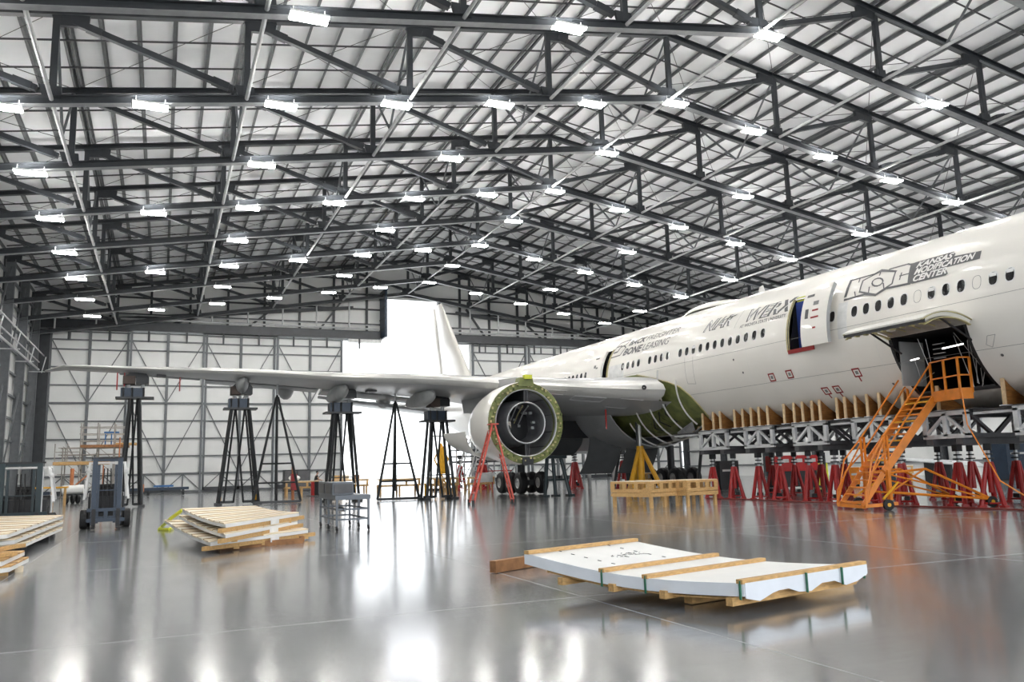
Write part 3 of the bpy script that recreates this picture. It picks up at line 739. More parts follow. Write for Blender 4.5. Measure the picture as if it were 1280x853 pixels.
# open core exhaust cowl behind the engine (hanging white cowl panels)
m = MB(); m.grid([[Vector((EX+(1.5+.12*j)*math.cos(a_), EY+4.4+.5*j, EZ-.2+(1.5-.1*j)*math.sin(a_))) for a_ in [math.pi*(1.0+.55*i/10) for i in range(11)]] for j in range(5)])
m.build('reverser_sleeve', 'white_paint', plane, smooth=True, solid=.05)

# ------------------------------------------------------------------ tail
def surf(name, root, tip, th=.10, parent=plane, mt='white_paint'):
    (a0, a1), (b0, b1) = root, tip; m = MB(); rows = []
    for s_ in range(5):
        t_ = s_/4; le = Vector(a0).lerp(Vector(b0), t_); te = Vector(a1).lerp(Vector(b1), t_); c = te-le; L_ = c.length
        side = Vector((1, 0, 0)) if 'fin' in name or name == 'rudder' else Vector((0, 0, 1)); P = []
        for i in range(11):
            x = .5*(1-math.cos(math.pi*i/10)); y = 5*th*(.2969*math.sqrt(x)-.126*x-.3516*x*x+.2843*x**3-.1036*x**4)*L_; P.append((le+c*x, y))
        rows.append([p+side*y for p, y in reversed(P)]+[p-side*y for p, y in P[1:]])
    m.grid(rows); m.add(rows[-1], [tuple(range(len(rows[-1])))]); return m.build(name, mt, parent, smooth=True)
fin = surf('tail_fin', ((AX, 68.2, 9.0), (AX, 76.6, 9.0)), ((AX, 77.3, 18.3), (AX, 79.4, 18.3)))
surf('rudder', ((AX, 76.7, 9.1), (AX, 79.2, 9.1)), ((AX, 79.45, 18.2), (AX, 80.6, 18.2)), parent=plane)
for sg in (-1, 1):
    surf('stabilizer', ((AX+sg*1.0, 70.2, 7.0), (AX+sg*1.0, 77.8, 6.95)), ((AX+sg*10.7, 77.2, 8.35), (AX+sg*10.7, 79.8, 8.3)), mt='wing_grey')

# ------------------------------------------------------------------ belly fairing and the stripped bay in front of the wing
gb_ = [cyl(*q, .02) for q in ((783, 480), (796, 469), (815, 473), (835, 478), (850, 484), (863, 495), (875, 508), (886, 521), (884, 526), (868, 532))]
rows = []
for (Y, t_) in [(36.6, 0.5)]+gb_[1:8]+[(32.2, -60), (33.2, -70), (33.6, -80)]:
    rows.append([sp(Y+(41.5-Y)*k/6, t_, .02) for k in range(7)])
m = MB(); m.grid(rows); bayskin = m.build('stripped_bay', 'primer_green', plane, label='green primer skin laid bare where the wing root fairing is off')
m = MB()
for (Y, t_), (Y2, t2) in zip(gb_[1:8], gb_[2:8]): m.tube(sp(Y, t_, .03), sp(Y2, t2, .03), .035, 6)
m.build('edge_seal', 'primer_tan', bayskin)
def former(Y, ta, tb, h0, h1, mt='white_frame'):
    n_ = 12; prof = []; m = MB()
    o = [sp(Y+.25*math.sin(i/n_*2.2), ta+(tb-ta)*i/n_, h0+(h1-h0)*i/n_+.075) for i in range(n_+1)]; q = [sp(Y+.25*math.sin(i/n_*2.2), ta+(tb-ta)*i/n_, h0+(h1-h0)*i/n_) for i in range(n_+1)]
    m.grid([o, q]); return m.build('former', mt, bayskin, solid=.03)
former(32.55, -12, -56, .03, .16); former(33.9, 0, -68, .05, .28); former(35.2, -24, -76, .22, .42); former(36.6, -34, -82, .28, .5); former(37.9, -44, -84, .3, .55)
# dark underside framing
MB().path([sp(32.1, -56, .2), sp(34.5, -70, .45), sp(38.6, -80, .55)], .05, 6).build('longeron', 'galv', bayskin)
m = MB(); m.grid([[sp(32.9, -52, .2), sp(34.6, -60, .42)], [sp(33.3, -62, .3), sp(35.2, -70, .45)]]); m.build('skin_panel', 'alu', bayskin, solid=.02)
m = MB(); m.grid([[sp(34.9, -62, .45), sp(35.5, -64, .48)], [sp(35.5, -72, .5), sp(36.1, -74, .5)]]); m.build('skin_panel', 'alu', bayskin, solid=.02)
for k in range(6): MB().path([sp(34+.5*k, -30-4*k, .1), sp(34.4+.5*k, -40-4*k, .22), sp(34.2+.5*k, -52-3*k, .12)], .03, 5).build('hose', 'primer_dark' if k % 2 else 'gear_dark', bayskin)
# belly fairing
m = MB(); rows = []
for i in range(15):
    t_ = i/14; Y = 38.9+14.6*t_; e_ = math.sin(math.pi*min(1, .30+.70*t_))**.55 if t_ < 1 else 0.02
    out = .02+.62*e_; r_ = []
    for j in range(25):
        th = -8-164*j/24
        k_ = max(0, math.cos(R((th+90)*1.0)))**.35
        bx = AX-(AR+out*1.25*k_)*math.cos(R(th)); bz = AZ+(AR+out*k_)*math.sin(R(th))
        r_.append(Vector((bx, Y, bz)))
    rows.append(r_)
m.grid(rows); m.build('belly_fairing', 'wing_grey', plane, smooth=True, solid=.06)

# ------------------------------------------------------------------ landing gear
def bogie(x, y, z0, name):
    g = MB().tube((x, y, z0+.75), (x, y, 4.6), .24, 12).build(name, 'gear_dark', plane, smooth=True)
    MB().tube((x, y, z0+.75), (x, y, 2.6), .17, 12).build('oleo', 'galv', g, smooth=True)
    MB().beam((x, y-1.5, z0+.68), (x, y+1.5, z0+.68), .26, .3).build('truck_beam', 'gear_dark', g)
    MB().tube((x, y-.1, 3.0), (x+1.0, y-1.9, 4.4), .10, 8).build('side_brace', 'gear_dark', g)
    MB().tube((x, y+.2, 2.4), (x, y+1.8, 4.3), .09, 8).build('drag_brace', 'gear_dark', g)
    for k in (-1.45, 0, 1.45):
        for s_ in (-.68, .68):
            c = Vector((x+s_, y+k, z0+.67))
            w0 = MB().lathe([(-.24, .32), (-.25, .50), (-.20, .62), (-.1, .665), (.1, .665), (.20, .62), (.25, .50), (.24, .32)], c, (1, 0, 0), 28).build('tyre', 'rubber', g, smooth=True)
            MB().lathe([(-.20, .02), (-.17, .12), (-.21, .14), (-.17, .26), (-.24, .33), (.24, .33), (.17, .26), (.21, .12), (.20, .02)], c, (1, 0, 0), 20).build('wheel_hub', 'hub', g, smooth=True)
bogie(20.6, 47.0, .03, 'main_gear'); bogie(31.0, 46.0, .03, 'main_gear')
# hanging dark gear doors (curved sheets) between the legs
def gdoor(pts, mt='gear_dark'):
    (x0, y0), (x1, y1), zt_, zb_ = pts; m = MB(); rows = []
    for i in range(9):
        t_ = i/8; bow = -.75*t_**2.0
        rows.append([Vector((x0+(x1-x0)*s_+bow, y0+(y1-y0)*s_, zt_+(zb_-zt_)*t_)) for s_ in (0, .5, 1)])
    m.grid(rows); return m.build('gear_door', mt, plane, smooth=True, solid=.08)
mat('door_grey', (.055, .058, .06), .5, 0, .1, 2)
gdoor(((23.0, 42.4), (24.6, 41.4), 3.3, 1.15), 'door_grey'); gdoor(((24.9, 41.3), (26.5, 40.4), 3.3, 1.15), 'door_grey')
gdoor(((21.6, 44.2), (23.0, 43.2), 3.3, 2.3), 'door_grey')
# dark wheel well underneath the wing root
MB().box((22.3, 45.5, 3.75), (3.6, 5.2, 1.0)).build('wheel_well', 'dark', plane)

# ------------------------------------------------------------------ writing on the fuselage
def decal_text(txt, Y, th, size, mt, off=.012, grow=0.0, shear=.25, sx=1.0, space=1.0, name='lettering', align='LEFT', width=None):
    cu = bpy.data.curves.new('t', 'FONT'); cu.body = txt; cu.size = size; cu.offset = grow; cu.shear = shear; cu.space_character = space; cu.resolution_u = 3
    to = bpy.data.objects.new('t', cu); COL.objects.link(to); bpy.context.view_layer.update()
    me = bpy.data.meshes.new_from_object(to); bpy.data.objects.remove(to)
    bm = bmesh.new(); bm.from_mesh(me)
    xsv = [v.co.x for v in bm.verts]
    if width: sx = width/(max(xsv)-min(xsv))
    lo, hi = min(v.co.y for v in bm.verts), max(v.co.y for v in bm.verts)
    k = 1
    y_ = lo+.1
    while y_ < hi:
        bmesh.ops.bisect_plane(bm, geom=bm.verts[:]+bm.edges[:]+bm.faces[:], plane_co=(0, y_, 0), plane_no=(0, 1, 0)); y_ += .1
    for v in bm.verts: v.co = sp(Y-v.co.x*sx, th+math.degrees(v.co.y/AR), off)-ORG[plane.name]
    me2 = bpy.data.meshes.new(name); bm.to_mesh(me2); bm.free(); me2.materials.append(MATS[mt])
    o = bpy.data.objects.new(name, me2); COL.objects.link(o); o.parent = plane; ORG[o.name] = ORG[plane.name]
    return o
def fillpoly(pts, mt, off=.010, name='emblem'):      # pts (Y, th)
    bm = bmesh.new(); vs = [bm.verts.new((-y, R(t_)*AR, 0)) for y, t_ in pts]; bm.faces.new(vs)
    bmesh.ops.triangulate(bm, faces=bm.faces[:])
    lo, hi = min(v.co.y for v in bm.verts), max(v.co.y for v in bm.verts); y_ = lo+.1
    while y_ < hi:
        bmesh.ops.bisect_plane(bm, geom=bm.verts[:]+bm.edges[:]+bm.faces[:], plane_co=(0, y_, 0), plane_no=(0, 1, 0)); y_ += .1
    for v in bm.verts: v.co = sp(-v.co.x, math.degrees(v.co.y/AR), off)-ORG[plane.name]
    me2 = bpy.data.meshes.new(name); bm.to_mesh(me2); bm.free(); me2.materials.append(MATS[mt])
    o = bpy.data.objects.new(name, me2); COL.objects.link(o); o.parent = plane; return o
def outline_text(txt, Y, th, size, width, lw=.02, **k):
    lw *= 1.5
    decal_text(txt, Y, th, size, 'ink', off=.008, grow=lw, width=width, **k); decal_text(txt, Y-lw*.6, th, size, 'ink_white', off=.013, grow=-lw*.35, width=width-lw*1.5, **k)
Z6 = lambda x, y: cyl(1050+x/6.737, 300+y/6.737)
# dark ground behind the white letters
fillpoly([Z6(*q) for q in ((612, 370), (570, 368), (600, 205), (640, 190), (960, 100), (975, 118), (965, 138), (1195, 92), (1180, 160), (890, 235), (910, 285), (890, 300))], 'ink')
fillpoly([Z6(*q) for q in ((563, 369), (577, 366), (600, 215), (575, 205), (600, 200), (640, 195), (605, 368))], 'ink', off=.009)
for txt, q0, wd, hh in (('KANSAS', (640, 238), 1.38, .30), ('MODIFICATION', (622, 295), 2.22, .30), ('CENTER', (606, 356), 1.28, .30)):
    Y, t_ = Z6(*q0); decal_text(txt, Y, t_, .33, 'ink_white', off=.015, grow=.012, width=wd, shear=.25)
def stroke(zf, pts, w_=.035, close=False, mt='ink'): ribbon([zf(*q) for q in pts], w_*1.4, mt, 'emblem', off=.010, close=close)
stroke(Z6, ((95, 345), (290, 290), (350, 255), (475, 265)), .05); stroke(Z6, ((420, 248), (575, 205), (630, 215)), .05); stroke(Z6, ((48, 475), (95, 345)), .09)
stroke(Z6, ((40, 508), (210, 460), (300, 465), (390, 410), (590, 368)), .06); stroke(Z6, ((165, 440), (195, 345), (350, 265), (470, 268), (440, 370), (300, 462)), .045, True)
stroke(Z6, [(317+46*math.cos(a_*math.pi/6), 357-32*math.sin(a_*math.pi/6)-(46*math.cos(a_*math.pi/6))*.2) for a_ in range(12)], .04, True)
for s_ in (((130, 470), (125, 440)), ((160, 358), (170, 330)), ((240, 450), (248, 400)), ((335, 300), (345, 270)), ((370, 405), (366, 368)), ((503, 335), (520, 280)), ((505, 305), (580, 285))): stroke(Z6, s_, .035)
# outlined lettering further aft
outline_text('NIAR', 30.62, 26.3, .86, 2.0, .022, shear=.45)
fillpoly([(29.35, 33.2), (28.9, 35.4), (28.35, 36.4), (28.5, 34.6)], 'ink', off=.016)
ribbon([(28.25, 22), (28.0, 42)], .015, 'ink_light', 'emblem')
outline_text('WERX', 27.75, 25.5, .86, 2.9, .022, shear=.45)
decal_text('AT WICHITA STATE UNIVERSITY', 27.85, 20.6, .20, 'ink', width=2.85, shear=0.0, grow=.004)
stroke(lambda a_, b2: (a_, b2), ((39.15, 24.5), (38.75, 42.5), (37.75, 44), (38.0, 36), (37.75, 33.5), (38.05, 25.2)), .05, True)
stroke(lambda a_, b2: (a_, b2), ((38.85, 30), (38.5, 30.5), (38.4, 36), (38.05, 36.8)), .07); stroke(lambda a_, b2: (a_, b2), ((38.8, 37), (38.4, 38)), .06)
decal_text('BACK', 37.55, 34.8, .50, 'ink', width=1.65, grow=.02, shear=.2); decal_text('FREIGHTER', 35.85, 34.8, .50, 'ink', width=2.95, grow=-.004, shear=.2)
decal_text('BONE', 37.75, 23.8, .58, 'ink', width=1.85, grow=.02, shear=.2); decal_text('LEASING', 35.85, 23.8, .58, 'ink', width=2.45, grow=-.004, shear=.2)
# ================================================================== cradles, jacks, stands
def cradle(y0, y1, label):
    T = thing('fuselage_cradle', label, 'support frame', (25.5, (y0+y1)/2, 0), 'aluminium cradles under the fuselage')
    xa, xb, za, zt_ = 23.32, 27.7, 2.26, 3.0
    for x in (xa, xb):
        for z in (za, zt_): MB().box((x, (y0+y1)/2, z), (.12, y1-y0, .14)).build('side_rail', 'alu', T)
        for y in (y0+.08, (y0+y1)/2, y1-.08): MB().box((x, y, (za+zt_)/2), (.12, .16, zt_-za)).build('upright', 'alu', T)
        ym = (y0+y1)/2
        MB().beam((x, y0+.1, za+.05), (x, ym, zt_-.05), .09, .09, (1, 0, 0)).build('diagonal', 'alu', T); MB().beam((x, y1-.1, za+.05), (x, ym, zt_-.05), .09, .09, (1, 0, 0)).build('diagonal', 'alu', T)
    for y in (y0+.06, y1-.06):
        for z in (za, zt_): MB().box(((xa+xb)/2, y, z), (xb-xa-.13, .12, .14)).build('cross_rail', 'alu_dark', T)
        for a in range(4):
            MB().beam((xa+.06+a*1.08, y, za if a % 2 else zt_), (xa+.06+(a+1)*1.08, y, zt_ if a % 2 else za), .09, .09, (0, 1, 0)).build('diagonal', 'alu_dark', T)
    for y in (y0+.3, y1-.3):
        MB().box(((xa+xb)/2, y, za-.17), (xb-xa+.3, .24, .18)).build('fork_tube', 'alu_dark', T)
    MB().box(((xa+xb)/2, (y0+y1)/2, 3.085), (xb-xa+.2, y1-y0+.7, .03)).build('deck_sheet', 'alu_dark', T)
    return T
def board(parent, y, x0=23.42, half=False, x1=25.45, ztop=None):
    n_ = 9; prof = [(x1, 3.10)]
    xs_ = [x1+(x0-x1)*i/n_ for i in range(n_+1)]
    for x in xs_: prof.append((x, max(3.12, AZ-math.sqrt(max(0, (AR+.012)**2-(x-AX)**2)))))
    if ztop: prof = [(x1, 3.1), (x1, min(ztop, 3.25)), (x0, ztop)]
    prof.append((x0, 3.10))
    b_ = MB().prism([(x, y-.035, z) for x, z in prof], (0, .07, 0)).build('saddle_board', 'ply', parent)
    zt2 = prof[-2][1]
    MB().box((x0-.02, y, (3.1+zt2)/2), (.05, .11, zt2-3.1)).build('edge_strip', 'ply_edge', b_)
    MB().box((x0+.02, y, 3.11), (.24, .24, .03)).build('foot_plate', 'wrap', b_)
CR = [(30.0, 32.1, (33.9, 33.2, 31.9, 31.1, 30.58)), (27.0, 28.85, (29.56, 29.0, 28.44, 27.93, 27.38)), (24.0, 25.85, (26.38, 25.8, 25.32, 24.8, 24.38)),
      (20.9, 22.75, (23.5, 23.1, 22.6, 22.05, 21.5)), (18.0, 19.7, (20.5, 19.1)), (14.9, 16.5, (16.8, 16.0, 15.4))]
cl_ = ['farthest aluminium cradle, beside the torn green wing root', 'second aluminium cradle from the wing root, under the white fuselage', 'third aluminium cradle from the wing root, left of the orange stairs',
       'fourth aluminium cradle, partly behind the orange stairs', 'fifth aluminium cradle, right below the open cargo hold', 'nearest aluminium cradle at the right picture edge']
for (y0, y1, bs), lb in zip(CR, cl_):
    T = cradle(y0, y1, lb)
    if bs[0] > 31:
        board(T, 33.9, x0=24.3, ztop=3.3, x1=25.2); board(T, 33.2, x0=24.1, ztop=3.38, x1=25.2); bs = bs[2:]
    for y in bs: board(T, y)
def beam_rail(y0, y1, lab):
    T = thing('cradle_link', lab, 'beam', (24, (y0+y1)/2, 0), 'long beams joining the cradles')
    MB().box((25.45, (y0+y1)/2, 3.02), (4.1, y1-y0, .08)).build('deck_plate', 'alu_dark', T)
    MB().box((23.45, (y0+y1)/2, 2.95), (.1, y1-y0, .1)).build('side_member', 'alu', T)
for (a, b_), w2 in zip(((28.95, 29.9), (25.95, 26.9), (22.85, 23.9), (19.8, 20.8), (16.6, 17.9), (32.2, 34.3)), ('first and second', 'second and third', 'third and fourth', 'fourth and fifth', 'fifth and nearest', 'far end and the first')):
    beam_rail(a, b_, 'flat grey deck beam between the %s cradles from the wing' % w2)

def make_jack(loc, label):
    T = thing('fuselage_jack', label, 'jack', loc, 'red tripod jacks under the cradles', local=True)
    for k in range(3):
        a = R(30+120*k); f = Vector((.36*math.cos(a), .36*math.sin(a), 0)); t_ = Vector((.08*math.cos(a), .08*math.sin(a), 1.40))
        MB().tube(f+Vector((0, 0, .05)), t_, .085, 8, .065).build('leg', 'red', T, smooth=True)
        MB().box(f+Vector((0, 0, .03)), (.2, .2, .06), a).build('foot', 'red', T)
        a2 = R(150+120*k); f2 = Vector((.36*math.cos(a2), .36*math.sin(a2), 0)); MB().tube(f+Vector((0, 0, .12)), f2+Vector((0, 0, .12)), .03, 6).build('brace', 'red', T)
    MB().tube((0, 0, .45), (0, 0, 1.42), .10, 12).build('body', 'red', T, smooth=True)
    MB().tube((0, 0, 1.42), (0, 0, 1.78), .06, 10).build('screw', 'galv', T, smooth=True)
    MB().lathe([(0, .04), (0, .16), (.05, .16), (.05, .04)], (0, 0, 1.50), (0, 0, 1), 14, (1, 0, 0)).build('collar', 'gear_dark', T)
    MB().lathe([(0, .04), (0, .13), (.05, .13), (.05, .04)], (0, 0, 1.64), (0, 0, 1), 14, (1, 0, 0)).build('collar', 'gear_dark', T)
    MB().box((0, 0, 1.89), (.22, .22, .22)).build('head', 'gear_dark', T)
    MB().box((.2, -.1, .22), (.26, .16, .14)).build('pump', 'gear_dark', T)
    return T
jk = None; c_ = 0
for ri, (x, nm) in enumerate(((23.75, 'near'), (27.25, 'far'))):
    for y in (31.8, 30.3, 28.6, 27.25, 25.6, 24.2, 22.5, 21.15, 19.4, 18.3, 16.2, 15.1):
        lab = 'red tripod jack in the %s row under the fuselage, %s from the wing end' % (nm, WN[[31.8, 30.3, 28.6, 27.25, 25.6, 24.2, 22.5, 21.15, 19.4, 18.3, 16.2, 15.1].index(y)])
        if abs(x-23.75) < .1 and 18.2 < y < 19.5: xx = 24.4
        else: xx = x
        if jk is None: jk = make_jack((xx, y, 0), lab)
        else: copy_tree(jk, loc=(xx, y, 0), rz=(c_*.7) % 2.1, label=lab)
        c_ += 1
for i, (y, x) in enumerate(((50.5, 30), (58, 30.0), (53, 27.5), (61, 21.5), (59.5, 22.6), (60.5, 23.4))):
    copy_tree(jk, loc=(x, y, 0), rz=i*.5, scale=(1.25, 1.25, 1.35), label=['red tripod jack behind the landing gear, left one', 'lone red tripod jack right of the landing gear wheels', 'red tripod jack far behind the engine', 'leftmost red tripod jack behind the red ladder', 'middle red tripod jack behind the red ladder', 'rightmost red tripod jack behind the red ladder'][i], group='red tripod jacks at the tail')
T = thing('air_hose', 'dark red hose lying on the floor along the jacks', 'hose', (23, 22, 0))
MB().path([(23.0+.15*math.sin(i*.9), 16+i*.8, .03) for i in range(20)], .03, 6).build('hose_run', 'red_dark', T, smooth=True)

# ------------------------------------------------------------------ black wing stands
def tower(px, py_top, y, label, head=1.9, base=2.6, n_=2, lh=None):
    top = on_y(px, py_top, y); x, zt_ = top.x, top.z
    T = thing('shoring_tower', label, 'stand', (x, y, 0), 'tall black stands under the wing')
    zh = zt_-1.35
    hw, bw = (lh or head*.72)/2, base/2
    for sx in (-1, 1):
        for sy in (-1, 1):
            MB().tube((x+sx*bw, y+sy*.55, .12), (x+sx*hw, y+sy*.32, zh), .085, 8).build('leg', 'black_paint', T, smooth=True)
            MB().box((x+sx*bw, y+sy*.55, .06), (.34, .34, .12)).build('foot', 'black_paint', T)
        MB().tube((x+sx*bw*.75, y-.5, .12), (x+sx*hw*.6, y, zh), .06, 6).build('inner_leg', 'black_paint', T, smooth=True); MB().tube((x+sx*bw*.25, y-.2, .12), (x-sx*hw*.5, y, zh), .06, 6).build('inner_leg', 'black_paint', T, smooth=True)
        MB().tube((x+sx*bw*.9, y, .12), (x+sx*bw*.88, y+.1, .9), .06, 6).build('caster_post', 'yellow', T)
        MB().box((x+sx*bw*.65, y, .16), (bw*.8, .16, .14)).build('base_beam', 'black_paint', T)
    MB().beam((x-bw*.87, y-.55, 1.35), (x+bw*.87, y-.55, 1.35), .05, .05).build('tie', 'black_paint', T)
    MB().box((x, y, zh+.05), (head+.5, 1.1, .1)).build('head_plate', 'black_paint', T)
    MB().box((x-.1*head, y, zh+.36), (head*.8, .8, .5)).build('jack_box', 'blue_steel', T)
    for sx in (-.4, -.1, .3): MB().tube((x+sx*head, y-.42, zh+.1), (x+sx*head, y-.42, zh+.62), .06, 6).build('ram', 'gear_dark', T)
    for sx in (-.25, .25): MB().tube((x+sx*head, y, zh+.6), (x+sx*head, y, zh+.85), .1, 8).build('post', 'galv', T)
    MB().box((x-.22*head, y-.2, zh+1.05), (head*.42, .9, .45)).build('pad_block', 'pad_brown', T)
    MB().box((x+.24*head, y, zh+1.05), (head*.45, 1.0, .38)).build('pad_block', 'black_paint', T)
    MB().prism([(x-head*.4, y-.5, zh+1.27), (x+head*.46, y-.5, zh+1.24), (x+head*.35, y-.5, zt_+.12), (x-head*.2, y-.5, zt_+.12)], (0, 1.0, 0)).build('contour_board', 'black_paint', T)
tower(170, 470, 51.4, 'outermost black wing stand near the wing tip, beside the scaffolding', head=1.5, base=1.15, lh=.5)
tower(301, 483, 48.6, 'wide black wing stand with splayed legs behind the stacked panels', head=1.3, base=2.1, lh=.95)
tower(428, 488, 46.2, 'black wing stand behind the grey trolley, left edge of the bright doorway', head=1.5, base=1.7, lh=.95)
tower(546, 498, 43.8, 'black wing stand beside the engine, its head under a wing fairing', head=1.3, base=1.6, lh=.9)
def tripod(px, py_top, y, label, base=2.4, py2=None):
    top = on_y(px, py_top, y); x, zt_ = top.x, top.z; zh = zt_-.9
    T = thing('tripod_stand', label, 'stand', (x, y, 0), 'tall tripod stands under the wing')
    ft = [Vector((x-base/2, y-.6, .08)), Vector((x+base/2, y-.6, .08)), Vector((x+.2, y+1.3, .08))]
    for f in ft: MB().tube(f, (x+(f.x-x)*.04, y+(f.y-y)*.04, zh), .08, 8, .06).build('leg', 'black_paint', T, smooth=True)
    for t_ in (.18, .36):
        P = [f.lerp(Vector((x, y, zh)), t_) for f in ft]
        for a, b_ in ((0, 1), (1, 2), (2, 0)): MB().tube(P[a], P[b_], .05, 6).build('crossbar', 'black_paint', T)
    MB().box((x, y-.6, .09), (base, .14, .14)).build('base_beam', 'black_paint', T)
    MB().tube((x, y, .5), (x, y, zh+.1), .06, 8).build('mast', 'black_paint', T)
    MB().tube((x, y, zh), (x, y, zt_), .05, 8).build('ram', 'galv', T)
    MB().box((x, y, zt_), (.45, .3, .05)).build('top_pad', 'gear_dark', T)
    return T
tripod(347, 477, 48.3, 'tall black tripod stand beneath the middle of the wing', 2.6)
t3 = tripod(494, 484, 45.6, 'tall black tripod stand silhouetted in the bright doorway', 2.4)

# yellow tripod jack at the wing root
p0 = on_y(798, 522, 38.0)
T = thing('tripod_jack', 'yellow tripod jack with a long steel ram under the wing root', 'jack', (p0.x, 38, 0))
for k in range(3):
    a = R(200+120*k); MB().tube((p0.x+1.15*math.cos(a), 38+1.15*math.sin(a), .08), (p0.x+.1*math.cos(a), 38+.1*math.sin(a), 2.45), .13, 8, .11).build('leg', 'yellow', T, smooth=True)
MB().tube((p0.x, 38, .3), (p0.x, 38, 2.6), .2, 12).build('cylinder', 'yellow', T, smooth=True)
MB().tube((p0.x, 38, 2.6), (p0.x, 38, p0.z+.1), .11, 12).build('ram', 'hub', T, smooth=True)
MB().tube((p0.x-.17, 38, 2.6), (p0.x-.17, 38, p0.z), .05, 8).build('lock_rod', 'gear_dark', T)
# dark stand under the engine
T = thing('engine_stand', 'short dark green stand with angled legs under the engine', 'stand', (20.2, 41.5, 0))
for sx in (-.75, -.1, .8):
    MB().tube((20.2+sx, 41.5-.3, .05), (20.2+sx*.55, 41.5, 2.1), .11, 8).build('leg', 'green_steel', T, smooth=True)
    MB().box((20.2+sx, 41.2, .05), (.4, .4, .1)).build('foot', 'green_steel', T)
MB().box((20.1, 41.4, 2.15), (1.4, .7, .16)).build('top_plate', 'green_steel', T)
MB().box((20.2, 41.4, .9), (1.4, .08, .1)).build('crossbar', 'green_steel', T)
for (x, y, lab) in ((25.9, 43.5, 'black three-legged stand below the hanging dark gear doors'), (27.0, 36.5, 'black stand with long legs behind the farthest cradle')):
    T = thing('support_stand', lab, 'stand', (x, y, 0))
    for k in range(3):
        a = R(20+120*k); MB().tube((x+.7*math.cos(a), y+.7*math.sin(a), .05), (x+.25*math.cos(a), y+.25*math.sin(a), 2.3 if x < 26.5 else 3.0), .09, 8).build('leg', 'black_paint', T, smooth=True)
    MB().box((x, y, 2.3 if x < 26.5 else 3.0), (.7, .7, .12)).build('top_plate', 'black_paint', T)

# ------------------------------------------------------------------ orange boarding stairs
S0 = Vector((20.6, 20.45, 0)); SU = Vector((.95, -.30, 0)).normalized(); SV = Vector((-SU.y, SU.x, 0))
def S(s_, v, z): return S0+SU*s_+SV*v+Vector((0, 0, z))
T = thing('boarding_stairs', 'orange wheeled boarding stairs leading up to the open cargo hold', 'stairs', S0)
hw = .70
def sb(name, a, b_, w_=.06, h_=.06, m_='orange'): return MB().beam(a, b_, w_, h_, (0, 0, 1)).build(name, m_, T)
def stb(name, pts, r=.028, m_='orange'): return MB().path(pts, r, 6).build(name, m_, T, smooth=True)
for sv in (-hw, hw):
    sb('stringer', S(0, sv, .1), S(.8, sv, 1.15), .05, .16)
    sb('stringer', S(.85, sv, 1.2), S(2.8, sv, 3.5), .06, .24)
for i in range(4):
    t_ = (i+.6)/4.6; MB().beam(S(.8*t_-.02, -hw, .1+1.05*t_), S(.8*t_-.02, hw, .1+1.05*t_), .22, .04).build('tread', 'orange', T)
for i in range(11):
    t_ = (i+.5)/11; MB().beam(S(.9+1.87*t_, -hw, 1.25+2.27*t_), S(.9+1.87*t_, hw, 1.25+2.27*t_), .20, .05).build('tread', 'yellow' if i % 3 == 1 else 'orange', T)
MB().beam(S(.62, 0, 1.17), S(1.0, 0, 1.17), 1.24, .05).build('landing', 'orange', T)
# platform, reaching towards the nose
px0, px1, pv0, pv1, pz = 2.75, 3.15, -2.1, hw, 3.56
MB().add([S(px0, pv0, pz), S(px1, pv0, pz), S(px1, pv1, pz), S(px0, pv1, pz), S(px0, pv0, pz+.04), S(px1, pv0, pz+.04), S(px1, pv1, pz+.04), S(px0, pv1, pz+.04)],
         [(0, 1, 2, 3), (4, 5, 6, 7), (0, 1, 5, 4), (1, 2, 6, 5), (2, 3, 7, 6), (3, 0, 4, 7)]).build('platform', 'orange', T)
sb('fascia', S(px0, pv0, pz-.02), S(px0, -hw-.05, pz-.02), .05, .34); sb('fascia', S(px0, pv0, pz-.02), S(px1, pv0, pz-.02), .05, .34); sb('fascia', S(px1, pv1, pz-.02), S(px0, pv1, pz-.02), .05, .2)
for s_, v in ((px0, pv0), (px1, pv0), (px0, -hw), (px1, pv1), (px0, hw), (px0, (pv0-hw)/2)): sb('rail_post', S(s_, v, pz), S(s_, v, pz+1.1), .06, .06)
for z in (.55, 1.1):
    sb('guard_rail', S(px0, pv0, pz+z), S(px1, pv0, pz+z), .045, .045); sb('guard_rail', S(px0, pv0, pz+z), S(px0, -hw, pz+z), .045, .045)
    sb('guard_rail', S(px0, pv1, pz+z), S(px1, pv1, pz+z), .045, .045)
for sv in (-hw, hw):
    for z in (.55, 1.05):
        stb('handrail', [S(2.75, sv, 3.56+z), S(.95, sv, 1.3+z), S(.35, sv*1.25, .75+z*.8), S(.0, sv*1.3, .12)])
    for t_ in (0.0, .12): sb('rail_post', S(.9+t_, sv, 1.15), S(.9+t_, sv, 2.35), .06, .06)
    stb('handrail', [S(.95, sv, 2.2), S(.45, sv*1.15, 1.35), S(.05, sv*1.3, .6), S(.0, sv*1.3, .1)])
    # base triangle on wheels
    stb('base_tube', [S(.95, sv, 1.15), S(2.2, sv*1.05, 1.25), S(4.2, sv*1.35, .25)], .04); stb('base_tube', [S(.95, sv, .55), S(4.2, sv*1.35, .25)], .04)
    stb('base_tube', [S(1.0, sv, 1.1), S(4.2, sv*1.35, .25)], .03); stb('base_tube', [S(.9, sv, .5), S(2.2, sv, 1.25)], .03)
    sb('column', S(.95, sv, .3), S(.95, sv, 1.25), .12, .12); stb('strut', [S(.6, sv*1.3, .35), S(1.3, sv*.9, .85)], .04, 'yellow')
    sb('base_beam', S(.0, sv*1.2, .14), S(1.1, sv*1.2, .2), .08, .1)
sb('base_beam', S(.0, -hw*1.2, .12), S(.0, hw*1.2, .12), .08, .1); sb('base_tube', S(4.2, -hw*1.35, .27), S(4.2, hw*1.35, .27), .05, .05)
